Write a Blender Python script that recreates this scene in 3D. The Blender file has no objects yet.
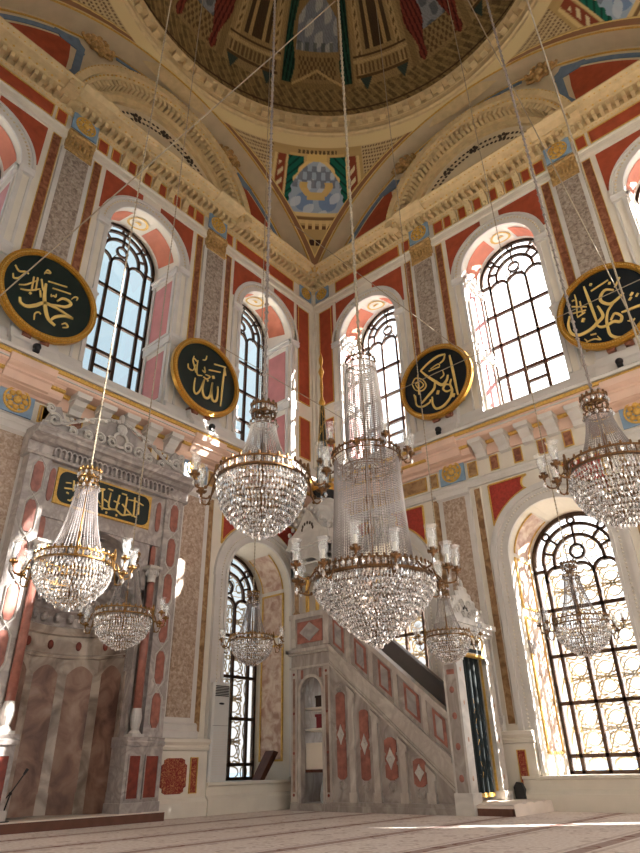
import bpy, math, random, json
import numpy as np
random.seed(7)
PI = math.pi
SC = bpy.context.scene
COL = SC.collection

# ------------------------------------------------------------------ camera
cam_d = bpy.data.cameras.new('camera')
cam = bpy.data.objects.new('camera', cam_d); COL.objects.link(cam); SC.camera = cam
_a, _b, _h, _f, _p, _y, _r = 10.066241, 11.652428, 0.688458, 624.6197, 0.5004585, -0.0811983, -0.0226246
_az = math.radians(135) + _y
_F = np.array([math.cos(_az)*math.cos(_p), math.sin(_az)*math.cos(_p), math.sin(_p)])
_R = np.array([math.sin(_az), -math.cos(_az), 0.0]); _U = np.cross(_R, _F)
_R2 = _R*math.cos(_r) + _U*math.sin(_r); _U2 = -_R*math.sin(_r) + _U*math.cos(_r)
from mathutils import Matrix, Vector
cam.matrix_world = Matrix(((_R2[0], _U2[0], -_F[0], _a), (_R2[1], _U2[1], -_F[1], -_b), (_R2[2], _U2[2], -_F[2], _h), (0, 0, 0, 1)))
cam_d.sensor_fit = 'VERTICAL'; cam_d.sensor_height = 36.0; cam_d.lens = _f*36.0/853.0
cam_d.clip_start = 0.05; cam_d.clip_end = 4000

# ------------------------------------------------------------------ view, world, sun
SC.view_settings.view_transform = 'Standard'; SC.view_settings.look = 'None'
SC.view_settings.gamma = 1.0; SC.view_settings.use_curve_mapping = False
SC.view_settings.exposure = 0.29
SUN_DIR = Vector((-1.20, -1.0, -0.94))
SUN_ENERGY = 50.0
SKY = 0.96
SKY_NEAR_SUN = 3.6
cy = SC.cycles
cy.max_bounces = 10; cy.diffuse_bounces = 6; cy.glossy_bounces = 4; cy.transmission_bounces = 4
cy.transparent_max_bounces = 32; cy.caustics_reflective = False; cy.caustics_refractive = False
cy.sample_clamp_indirect = 8.0
try:
    cy.use_denoising = True; cy.denoiser = 'OPENIMAGEDENOISE'
except Exception: pass

world = bpy.data.worlds.new('world'); SC.world = world; world.use_nodes = True
wn = world.node_tree; wn.nodes.clear()
def N(nt, t, **k):
    n = nt.nodes.new(t)
    for a, v in k.items(): setattr(n, a, v)
    return n
wo = N(wn, 'ShaderNodeOutputWorld'); wb = N(wn, 'ShaderNodeBackground'); wb.inputs[1].default_value = SKY
tc = N(wn, 'ShaderNodeTexCoord'); sp = N(wn, 'ShaderNodeSeparateXYZ'); wn.links.new(tc.outputs['Generated'], sp.inputs[0])
# the sky: pale blue away from the sun, white haze round the sun, thin clouds
dt = N(wn, 'ShaderNodeVectorMath', operation='DOT_PRODUCT'); wn.links.new(tc.outputs['Generated'], dt.inputs[0])
_s = (-SUN_DIR).normalized(); dt.inputs[1].default_value = (_s.x, _s.y, _s.z)
rp = N(wn, 'ShaderNodeValToRGB'); wn.links.new(dt.outputs['Value'], rp.inputs[0])
rp.color_ramp.elements[0].position = 0.0; rp.color_ramp.elements[0].color = (0.50, 0.70, 0.80, 1)
rp.color_ramp.elements[1].position = 0.60; rp.color_ramp.elements[1].color = (1.0, 1.0, 1.0, 1)
e = rp.color_ramp.elements.new(0.20); e.color = (0.62, 0.80, 0.88, 1)
nz = N(wn, 'ShaderNodeTexNoise'); nz.inputs['Scale'].default_value = 3.2; nz.inputs['Detail'].default_value = 6
wn.links.new(tc.outputs['Generated'], nz.inputs['Vector'])
cr = N(wn, 'ShaderNodeValToRGB'); wn.links.new(nz.outputs['Fac'], cr.inputs[0])
cr.color_ramp.elements[0].position = 0.48; cr.color_ramp.elements[0].color = (0, 0, 0, 1)
cr.color_ramp.elements[1].position = 0.72; cr.color_ramp.elements[1].color = (0.6, 0.6, 0.6, 1)
mx = N(wn, 'ShaderNodeMix', data_type='RGBA'); wn.links.new(cr.outputs[0], mx.inputs[0])
wn.links.new(rp.outputs[0], mx.inputs[6]); mx.inputs[7].default_value = (0.60, 0.64, 0.72, 1)
hz = N(wn, 'ShaderNodeMapRange'); wn.links.new(sp.outputs[2], hz.inputs[0]); hz.inputs[1].default_value = 0.10; hz.inputs[2].default_value = 0.38; hz.inputs[3].default_value = 1.0; hz.inputs[4].default_value = 0.0
mh = N(wn, 'ShaderNodeMix', data_type='RGBA'); wn.links.new(hz.outputs[0], mh.inputs[0]); wn.links.new(mx.outputs[2], mh.inputs[6]); mh.inputs[7].default_value = (1.0, 1.0, 1.0, 1)
mr = N(wn, 'ShaderNodeMapRange'); wn.links.new(dt.outputs['Value'], mr.inputs[0]); mr.interpolation_type = 'SMOOTHSTEP'
mr.inputs[1].default_value = 0.18; mr.inputs[2].default_value = 0.75; mr.inputs[3].default_value = SKY; mr.inputs[4].default_value = SKY_NEAR_SUN
wn.links.new(mr.outputs[0], wb.inputs[1])
wn.links.new(mh.outputs[2], wb.inputs[0]); wn.links.new(wb.outputs[0], wo.inputs[0])

sd = bpy.data.lights.new('sun', 'SUN'); sd.energy = SUN_ENERGY; sd.angle = math.radians(0.6); sd.color = (1.0, 0.95, 0.88)
so = bpy.data.objects.new('sun', sd); COL.objects.link(so); so.location = (20, 30, 30)
so.rotation_euler = SUN_DIR.to_track_quat('-Z', 'Y').to_euler()

# ------------------------------------------------------------------ materials
MATS = {}
def principled(name, rough=0.6, metal=0.0, spec=0.5):
    m = bpy.data.materials.new(name); m.use_nodes = True; nt = m.node_tree
    p = nt.nodes['Principled BSDF']; p.inputs['Roughness'].default_value = rough; p.inputs['Metallic'].default_value = metal
    p.inputs['Specular IOR Level'].default_value = spec
    MATS[name] = m
    return m, nt, p
def lin(c):
    return tuple(((x/255.0)/12.92 if x <= 10 else ((x/255.0+0.055)/1.055)**2.4) for x in c) + (1,)
def plain(name, c, rough=0.6, metal=0.0, var=0.12, scale=3.0, bump=0.0, spec=0.4):
    """a colour with a soft natural variation"""
    m, nt, p = principled(name, rough, metal, spec)
    c = lin(c)
    t = N(nt, 'ShaderNodeTexCoord'); n = N(nt, 'ShaderNodeTexNoise'); n.inputs['Scale'].default_value = scale; n.inputs['Detail'].default_value = 5
    nt.links.new(t.outputs['Object'], n.inputs['Vector'])
    r = N(nt, 'ShaderNodeValToRGB'); nt.links.new(n.outputs['Fac'], r.inputs[0])
    r.color_ramp.elements[0].position = 0.3; r.color_ramp.elements[1].position = 0.7
    r.color_ramp.elements[0].color = tuple(x*(1-var) for x in c[:3])+(1,); r.color_ramp.elements[1].color = tuple(min(1, x*(1+var)) for x in c[:3])+(1,)
    nt.links.new(r.outputs[0], p.inputs['Base Color'])
    if bump:
        b = N(nt, 'ShaderNodeBump'); b.inputs['Strength'].default_value = bump; b.inputs['Distance'].default_value = 0.02
        nt.links.new(n.outputs['Fac'], b.inputs['Height']); nt.links.new(b.outputs[0], p.inputs['Normal'])
    return m
def marble(name, base, vein, scale=2.0, rough=0.3, amount=0.5, sharp=0.06, stretch=(1, 1, 1)):
    """veined marble"""
    m, nt, p = principled(name, rough, 0, 0.5)
    t = N(nt, 'ShaderNodeTexCoord'); mp = N(nt, 'ShaderNodeMapping'); mp.inputs['Scale'].default_value = stretch
    nt.links.new(t.outputs['Object'], mp.inputs[0])
    n0 = N(nt, 'ShaderNodeTexNoise'); n0.inputs['Scale'].default_value = scale; n0.inputs['Detail'].default_value = 8; n0.inputs['Distortion'].default_value = 1.4
    nt.links.new(mp.outputs[0], n0.inputs['Vector'])
    r = N(nt, 'ShaderNodeValToRGB'); nt.links.new(n0.outputs['Fac'], r.inputs[0])
    b, v = lin(base), lin(vein)
    r.color_ramp.elements[0].position = 0.5-sharp*3; r.color_ramp.elements[0].color = b
    r.color_ramp.elements[1].position = 0.5+sharp*3; r.color_ramp.elements[1].color = tuple(x*0.93 for x in b[:3])+(1,)
    e = r.color_ramp.elements.new(0.5); e.color = tuple(b[i]*(1-amount)+v[i]*amount for i in range(3))+(1,)
    nt.links.new(r.outputs[0], p.inputs['Base Color'])
    return m
def breccia(name, c1, c2, c3, scale=9.0, rough=0.35, low=0.35, high=0.65):
    """mottled stone: blotches of three tones"""
    m, nt, p = principled(name, rough, 0, 0.5)
    t = N(nt, 'ShaderNodeTexCoord')
    n = N(nt, 'ShaderNodeTexNoise'); n.inputs['Scale'].default_value = scale; n.inputs['Detail'].default_value = 6; n.inputs['Distortion'].default_value = 0.8
    nt.links.new(t.outputs['Object'], n.inputs['Vector'])
    r = N(nt, 'ShaderNodeValToRGB'); nt.links.new(n.outputs['Fac'], r.inputs[0])
    r.color_ramp.elements[0].position = low; r.color_ramp.elements[0].color = lin(c1)
    r.color_ramp.elements[1].position = high; r.color_ramp.elements[1].color = lin(c3)
    e = r.color_ramp.elements.new(0.5); e.color = lin(c2)
    nt.links.new(r.outputs[0], p.inputs['Base Color'])
    return m
def attr_mat(name, rough=0.8, strength=1.0):
    m, nt, p = principled(name, rough, 0, 0.2)
    a = N(nt, 'ShaderNodeAttribute'); a.attribute_name = 'paint'
    nt.links.new(a.outputs['Color'], p.inputs['Base Color'])
    return m
def mixed_glass(name, tint, transp, gloss_rough=0.08, diff=0.3, trans_col=(1, 1, 1, 1), gl=1.0):
    """thin cut glass: part see-through, part mirror sparkle, part milky"""
    m = bpy.data.materials.new(name); m.use_nodes = True; nt = m.node_tree; nt.nodes.clear(); MATS[name] = m
    o = N(nt, 'ShaderNodeOutputMaterial'); tr = N(nt, 'ShaderNodeBsdfTransparent'); tr.inputs[0].default_value = trans_col
    g = N(nt, 'ShaderNodeBsdfGlossy'); g.inputs['Roughness'].default_value = gloss_rough; g.inputs[0].default_value = (gl, gl, gl, 1)
    d = N(nt, 'ShaderNodeBsdfDiffuse'); d.inputs[0].default_value = lin(tint)
    m1 = N(nt, 'ShaderNodeMixShader'); m1.inputs[0].default_value = diff; nt.links.new(g.outputs[0], m1.inputs[1]); nt.links.new(d.outputs[0], m1.inputs[2])
    m2 = N(nt, 'ShaderNodeMixShader'); m2.inputs[0].default_value = transp; nt.links.new(m1.outputs[0], m2.inputs[1]); nt.links.new(tr.outputs[0], m2.inputs[2])
    nt.links.new(m2.outputs[0], o.inputs[0])
    return m

plain('cream', (219, 212, 200), 0.6, var=0.05)
marble('white_marble', (214, 210, 204), (150, 146, 146), 1.6, 0.35, 0.5)
marble('grey_marble', (186, 180, 176), (118, 112, 112), 1.5, 0.35, 0.7)
marble('mihrab_marble', (196, 188, 184), (130, 122, 120), 2.6, 0.3, 0.75)
marble('minbar_marble', (182, 174, 168), (124, 112, 106), 2.4, 0.35, 0.7, stretch=(1, 1, 0.6))
marble('minbar_light', (206, 198, 190), (150, 138, 130), 2.4, 0.35, 0.6, stretch=(1, 1, 0.6))
breccia('niche_marble', (92, 66, 58), (142, 110, 96), (172, 146, 130), 2.6, 0.3, 0.3, 0.7)
breccia('niche_rib', (110, 98, 88), (162, 148, 136), (194, 182, 170), 2.4, 0.3, 0.3, 0.62)
breccia('pilaster_stone', (146, 122, 104), (170, 148, 130), (190, 172, 156), 16, 0.4, 0.36, 0.64)
breccia('pilaster_stone_upper', (118, 102, 92), (156, 142, 130), (178, 166, 154), 13, 0.4, 0.34, 0.64)
breccia('brown_marble', (104, 58, 40), (134, 82, 60), (156, 108, 84), 9, 0.4)
breccia('ochre_marble', (120, 88, 54), (152, 118, 80), (172, 142, 104), 7, 0.4)
breccia('jamb_stone', (170, 130, 110), (198, 168, 148), (216, 196, 178), 5, 0.4)
plain('red_paint', (160, 72, 46), 0.65, var=0.16, scale=5)
plain('red_stone', (160, 54, 42), 0.5, var=0.25, scale=22)
plain('red_marble', (152, 98, 86), 0.3, var=0.3, scale=9)
plain('deep_red_marble', (122, 52, 40), 0.35, var=0.3, scale=12)
plain('salmon_paint', (196, 116, 88), 0.6, var=0.12, scale=2.5)
plain('rose_panel', (196, 128, 126), 0.5, var=0.10, scale=3)
plain('pink_paint', (222, 190, 172), 0.6, var=0.06)
plain('stone_grey_paint', (206, 202, 198), 0.55, var=0.06)
plain('arch_plaster', (204, 188, 158), 0.7, var=0.07)
plain('gold_plaster', (204, 182, 140), 0.65, var=0.12, scale=6)
plain('gold', (196, 148, 62), 0.35, 0.75, var=0.25, scale=30, spec=0.6)
plain('gold_paint', (206, 166, 84), 0.45, 0.2, var=0.2, scale=26)
plain('old_gold', (182, 148, 96), 0.5, 0.3, var=0.35, scale=18)
plain('brass', (132, 98, 54), 0.32, 0.85, var=0.3, scale=40, spec=0.6)
plain('dark_brass', (112, 80, 48), 0.4, 0.7, var=0.35, scale=40, spec=0.6)
plain('blue_paint', (132, 160, 188), 0.6, var=0.16, scale=6)
plain('blue_grey_paint', (104, 126, 150), 0.6, var=0.14, scale=6)
plain('dark_paint', (70, 58, 48), 0.7, var=0.2)
plain('disc_green', (4, 27, 24), 0.45, var=0.10, scale=3)
plain('disc_navy', (5, 19, 28), 0.45, var=0.10, scale=3)
plain('letter_gold', (226, 196, 120), 0.5, 0.15, var=0.08)
plain('bronze_frame', (62, 42, 28), 0.45, 0.3, var=0.2, scale=12)
plain('grille_iron', (186, 166, 124), 0.5, 0.1, var=0.15, scale=12)
plain('curtain_green', (2, 22, 26), 0.7, var=0.25, scale=14)
plain('black_plastic', (22, 21, 22), 0.4, var=0.1)
plain('dark_wood', (86, 46, 30), 0.4, var=0.25, scale=8)
plain('red_wood', (106, 70, 56), 0.6, var=0.12, scale=8)
plain('ac_white', (206, 206, 204), 0.35, var=0.03)
plain('white_board', (228, 218, 204), 0.5, var=0.03)
plain('crimson', (120, 24, 36), 0.5, var=0.2, scale=20)
plain('box_brown', (62, 44, 38), 0.6, var=0.2, scale=20)
plain('plastic_bag', (178, 186, 188), 0.3, var=0.2, scale=10)
plain('rope', (160, 148, 128), 0.7, var=0.18, scale=40)
plain('chain_grey', (150, 140, 134), 0.5, 0.4, var=0.3, scale=60)
plain('step_cloth', (226, 214, 204), 0.85, var=0.06)
plain('parapet_shade_grey', (120, 114, 112), 0.5, var=0.12)
plain('terrace_stone', (205, 200, 190), 0.8, var=0.08, scale=1)
plain('sea_water', (70, 110, 140), 0.15, var=0.2, scale=0.3)
plain('outer_plaster', (200, 190, 172), 0.8, var=0.05)
plain('candle', (226, 220, 205), 0.5, var=0.03)
attr_mat('painted_plaster', 0.8)
mixed_glass('window_glass', (200, 220, 225), 0.93, 0.03, 0.02)
mixed_glass('crystal', (216, 214, 212), 0.34, 0.07, 0.26)
mixed_glass('crystal_bead', (176, 168, 168), 0.06, 0.2, 0.6, gl=0.7)
mixed_glass('lamp_glass', (226, 232, 236), 0.68, 0.06, 0.5)

# carpet: rows of prayer places along the qibla wall, red-brown bands, faint floral pattern
m, nt, p = principled('carpet', 0.95, 0, 0.1)
t = N(nt, 'ShaderNodeTexCoord'); sx = N(nt, 'ShaderNodeSeparateXYZ'); nt.links.new(t.outputs['Object'], sx.inputs[0])
def M(op, a, b=None, c=None):
    n = N(nt, 'ShaderNodeMath', operation=op)
    for i, v in enumerate((a, b, c)):
        if v is None: continue
        if isinstance(v, (int, float)): n.inputs[i].default_value = v
        else: nt.links.new(v, n.inputs[i])
    return n.outputs[0]
ph = M('FRACT', M('DIVIDE', M('SUBTRACT', sx.outputs[0], 0.75), 1.215))
band = M('LESS_THAN', M('ABSOLUTE', M('SUBTRACT', ph, 0.5)), 0.062)
edge = M('LESS_THAN', M('ABSOLUTE', M('SUBTRACT', M('ABSOLUTE', M('SUBTRACT', ph, 0.5)), 0.12)), 0.022)
vo = N(nt, 'ShaderNodeTexVoronoi'); vo.inputs['Scale'].default_value = 3.2; nt.links.new(t.outputs['Object'], vo.inputs['Vector'])
fl = M('MULTIPLY', M('LESS_THAN', M('ABSOLUTE', M('SUBTRACT', vo.outputs['Distance'], 0.32)), 0.05), 0.28)
n1 = N(nt, 'ShaderNodeTexNoise'); n1.inputs['Scale'].default_value = 22; n1.inputs['Detail'].default_value = 4; nt.links.new(t.outputs['Object'], n1.inputs['Vector'])
r = N(nt, 'ShaderNodeValToRGB'); nt.links.new(n1.outputs['Fac'], r.inputs[0])
r.color_ramp.elements[0].position = 0.3; r.color_ramp.elements[0].color = lin((204, 188, 180)); r.color_ramp.elements[1].position = 0.65; r.color_ramp.elements[1].color = lin((228, 220, 214))
fac = M('MINIMUM', M('ADD', M('ADD', M('MULTIPLY', band, 0.62), M('MULTIPLY', edge, 0.25)), fl), 1.0)
mm = N(nt, 'ShaderNodeMix', data_type='RGBA'); nt.links.new(fac, mm.inputs[0]); nt.links.new(r.outputs[0], mm.inputs[6]); mm.inputs[7].default_value = lin((118, 74, 62))
nt.links.new(mm.outputs[2], p.inputs['Base Color'])

# arabesque: gold scrollwork on deep red
m, nt, p = principled('arabesque', 0.5, 0, 0.4)
t = N(nt, 'ShaderNodeTexCoord'); n1 = N(nt, 'ShaderNodeTexNoise'); n1.inputs['Scale'].default_value = 16; n1.inputs['Detail'].default_value = 1; n1.inputs['Distortion'].default_value = 2.5
nt.links.new(t.outputs['Object'], n1.inputs['Vector'])
r = N(nt, 'ShaderNodeValToRGB'); nt.links.new(n1.outputs['Fac'], r.inputs[0])
r.color_ramp.elements[0].position = 0.46; r.color_ramp.elements[0].color = lin((128, 30, 30)); r.color_ramp.elements[1].position = 0.54; r.color_ramp.elements[1].color = lin((128, 30, 30))
e = r.color_ramp.elements.new(0.5); e.color = lin((214, 168, 110)); nt.links.new(r.outputs[0], p.inputs['Base Color'])

# ------------------------------------------------------------------ mesh builder
WT = {'L': (lambda s, z, o: (o, -s, z), True), 'R': (lambda s, z, o: (s, -o, z), False),
      'B': (lambda s, z, o: (s, -12 + o, z), True), 'E': (lambda s, z, o: (12 - o, -s, z), False), None: (None, False)}
class MB:
    """collects shapes; wall-local coordinates (s along the wall, z up, o out of the wall) when a wall is given"""
    def __init__(self, wall=None):
        self.V = []; self.F = []; self.n = 0; self.wall = wall; self.C = None
    def add(self, verts, faces):
        k = self.n; self.V.extend(verts); self.n += len(verts)
        self.F.extend(tuple(i + k for i in f) for f in faces)
        return self
    def box(self, a, b):
        x0, y0, z0 = (min(a[i], b[i]) for i in range(3)); x1, y1, z1 = (max(a[i], b[i]) for i in range(3))
        v = [(x0,y0,z0),(x1,y0,z0),(x1,y1,z0),(x0,y1,z0),(x0,y0,z1),(x1,y0,z1),(x1,y1,z1),(x0,y1,z1)]
        return self.add(v, [(0,3,2,1),(4,5,6,7),(0,1,5,4),(1,2,6,5),(2,3,7,6),(3,0,4,7)])
    def prism(self, poly, o0, o1, axis=2):
        """poly: 2-D outline, extruded along axis between o0 and o1"""
        n = len(poly)
        def pt(p, o):
            return (p[0], p[1], o) if axis == 2 else ((p[0], o, p[1]) if axis == 1 else (o, p[0], p[1]))
        v = [pt(q, o0) for q in poly] + [pt(q, o1) for q in poly]
        f = [tuple(range(n-1, -1, -1)), tuple(range(n, 2*n))] + [(i, (i+1) % n, n+(i+1) % n, n+i) for i in range(n)]
        return self.add(v, f)
    def prof(self, pr, s0, s1):
        """profile of (o, z) points swept along s"""
        n = len(pr); v = [(s0, z, o) for o, z in pr] + [(s1, z, o) for o, z in pr]
        f = [tuple(range(n)), tuple(range(2*n-1, n-1, -1))] + [(i, n+i, n+(i+1) % n, (i+1) % n) for i in range(n)]
        return self.add(v, f)
    def ring(self, sc, zc, r0, r1, a0, a1, o0, o1, n=24, ez=1.0):
        """arc band r0..r1 in the (s,z) plane, o0..o1 thick, angles in degrees"""
        full = abs(a1-a0) >= 359.9; m = n if full else n+1; v = []
        for i in range(m):
            t = math.radians(a0+(a1-a0)*i/n); c, s = math.cos(t), math.sin(t)*ez
            v += [(sc+r0*c, zc+r0*s, o0), (sc+r1*c, zc+r1*s, o0), (sc+r1*c, zc+r1*s, o1), (sc+r0*c, zc+r0*s, o1)]
        f = []
        for i in range(n):
            a, b = 4*i, 4*((i+1) % m)
            for k in range(4): f.append((a+k, a+(k+1) % 4, b+(k+1) % 4, b+k))
        if not full: f += [(0, 3, 2, 1), (4*n, 4*n+1, 4*n+2, 4*n+3)]
        return self.add(v, f)
    def tube(self, path, r, n=6, cap=True):
        P = [np.array(p, float) for p in path]; v = []; rs = r if isinstance(r, (list, tuple)) else [r]*len(P)
        up = None
        for i, p in enumerate(P):
            d = (P[min(i+1, len(P)-1)] - P[max(i-1, 0)]); d /= (np.linalg.norm(d)+1e-9)
            if up is None:
                up = np.array([0, 0, 1.0]) if abs(d[2]) < 0.9 else np.array([1.0, 0, 0])
            u = up - d*(up@d); u /= (np.linalg.norm(u)+1e-9); up = u; w = np.cross(d, u)
            for k in range(n):
                t = 2*PI*k/n; q = p + (u*math.cos(t) + w*math.sin(t))*rs[i]; v.append(tuple(q))
        f = [(i*n+k, i*n+(k+1) % n, (i+1)*n+(k+1) % n, (i+1)*n+k) for i in range(len(P)-1) for k in range(n)]
        if cap: f += [tuple(range(n-1, -1, -1)), tuple(range((len(P)-1)*n, len(P)*n))]
        return self.add(v, f)
    def lathe(self, pr, c=(0, 0, 0), n=20, a0=0.0, a1=2*PI, close=False):
        full = abs(a1-a0) > 6.28; m = n if full else n+1; k = len(pr); v = []
        for i in range(m):
            t = a0+(a1-a0)*i/n
            for r, z in pr: v.append((c[0]+r*math.cos(t), c[1]+r*math.sin(t), c[2]+z))
        f = []
        kk = k if close else k-1
        for i in range(n):
            a, b = i*k, ((i+1) % m)*k
            for j in range(kk): f.append((a+j, b+j, b+(j+1) % k, a+(j+1) % k))
        return self.add(v, f)
    def ell(self, c, r, nu=8, nv=5):
        v = [(c[0], c[1], c[2]-r[2])]; f = []
        for j in range(1, nv):
            t = -PI/2+PI*j/nv
            for i in range(nu):
                a = 2*PI*i/nu; v.append((c[0]+r[0]*math.cos(t)*math.cos(a), c[1]+r[1]*math.cos(t)*math.sin(a), c[2]+r[2]*math.sin(t)))
        v.append((c[0], c[1], c[2]+r[2])); L = len(v)-1
        for i in range(nu):
            f.append((0, 1+(i+1) % nu, 1+i)); f.append((L, L-nu+i, L-nu+(i+1) % nu))
            for j in range(nv-2):
                a = 1+j*nu; f.append((a+i, a+(i+1) % nu, a+nu+(i+1) % nu, a+nu+i))
        return self.add(v, f)
    def drop(self, c, r, h, n=5, rot=0.0):
        """cut-glass pendant: narrow top, widest below the middle, pointed foot"""
        v = [(c[0], c[1], c[2])]
        for i in range(n):
            a = rot+2*PI*i/n; v.append((c[0]+r*math.cos(a), c[1]+r*math.sin(a), c[2]-h*0.62))
        v.append((c[0], c[1], c[2]-h))
        return self.add(v, [(0, 1+i, 1+(i+1) % n) for i in range(n)] + [(n+1, 1+(i+1) % n, 1+i) for i in range(n)])
    def bead(self, c, r, h):
        x, y, z = c
        v = [(x, y, z+h), (x+r, y, z), (x, y+r, z), (x-r, y, z), (x, y-r, z), (x, y, z-h)]
        return self.add(v, [(0,1,2),(0,2,3),(0,3,4),(0,4,1),(5,2,1),(5,3,2),(5,4,3),(5,1,4)])
    def grid(self, P):
        """P: rows of points"""
        R, Cn = len(P), len(P[0]); v = [tuple(q) for row in P for q in row]
        return self.add(v, [(i*Cn+j, i*Cn+j+1, (i+1)*Cn+j+1, (i+1)*Cn+j) for i in range(R-1) for j in range(Cn-1)])
def root_shift(o):
    v = Vector((0, 0, 0))
    while o is not None:
        v += o.location; o = o.parent
    return v
def obj(name, mb, mat, parent=None, smooth=False, label=None, kind=None):
    V = mb.V; F = mb.F
    if mb.wall:
        fn, flip = WT[mb.wall]; V = [fn(*q) for q in V]
        if flip: F = [tuple(reversed(f)) for f in F]
    if parent is not None:
        s = root_shift(parent)
        if s.length > 1e-9: V = [(q[0]-s.x, q[1]-s.y, q[2]-s.z) for q in V]
    me = bpy.data.meshes.new(name); me.from_pydata(V, [], F); me.update()
    mats = mat if isinstance(mat, (list, tuple)) else [mat]
    for k in mats: me.materials.append(MATS[k])
    if smooth: me.polygons.foreach_set('use_smooth', [True]*len(me.polygons))
    o = bpy.data.objects.new(name, me); COL.objects.link(o)
    if parent is not None: o.parent = parent
    if label: o['label'] = label
    if kind: o['kind'] = kind
    return o
def struct(o, label=None, cat=None):
    o['kind'] = 'structure'
    if label: o['label'] = label
    if cat: o['category'] = cat
    return o
def tag(o, label, cat, group=None):
    o['label'] = label; o['category'] = cat
    if group: o['group'] = group
    return o
def thing(name, label, cat, loc=(0, 0, 0), group=None):
    o = bpy.data.objects.new(name, None); COL.objects.link(o); o.location = loc; o.empty_display_size = 0.1
    return tag(o, label, cat, group)
def copy_tree(o, parent=None):
    c = o.copy(); COL.objects.link(c); c.parent = parent
    for ch in list(o.children): copy_tree(ch, c)
    return c
def bezier(p0, p1, p2, p3, n=8):
    p0, p1, p2, p3 = map(np.array, (p0, p1, p2, p3))
    return [tuple((1-t)**3*p0+3*t*(1-t)**2*p1+3*t*t*(1-t)*p2+t**3*p3) for t in np.linspace(0, 1, n)]
def catmull(pts, n=5):
    if len(pts) < 3: return list(pts)
    P = [np.array(p, float) for p in pts]; P = [2*P[0]-P[1]] + P + [2*P[-1]-P[-2]]; out = []
    for i in range(1, len(P)-2):
        for k in range(n):
            t = k/n; a, b, c, d = P[i-1], P[i], P[i+1], P[i+2]
            out.append(tuple(0.5*((2*b)+(-a+c)*t+(2*a-5*b+4*c-d)*t*t+(-a+3*b-3*c+d)*t**3)))
    out.append(tuple(P[-2])); return out
def ribbon(mb, pts, w, o0, o1, taper=True):
    """a pen stroke of width w lying in the wall plane, o0..o1 thick"""
    P = catmull(pts, 5); n = len(P); L = []
    for i in range(n):
        a = np.array(P[max(i-1, 0)]); b = np.array(P[min(i+1, n-1)]); d = b-a; d = d/(np.linalg.norm(d)+1e-9); nn = np.array([-d[1], d[0]])
        k = 0.5*w*(0.55+0.45*math.sin(PI*(i+0.6)/(n+0.2))) if (taper and n > 4) else 0.5*w
        L.append((np.array(P[i])+nn*k, np.array(P[i])-nn*k))
    v = []
    for a, b in L: v += [(a[0], a[1], o0), (b[0], b[1], o0), (b[0], b[1], o1), (a[0], a[1], o1)]
    f = []
    for i in range(n-1):
        a = 4*i
        for k in range(4): f.append((a+k, a+(k+1) % 4, a+4+(k+1) % 4, a+4+k))
    f += [(0, 3, 2, 1), (4*n-4, 4*n-3, 4*n-2, 4*n-1)]
    mb.add(v, f)
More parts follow.
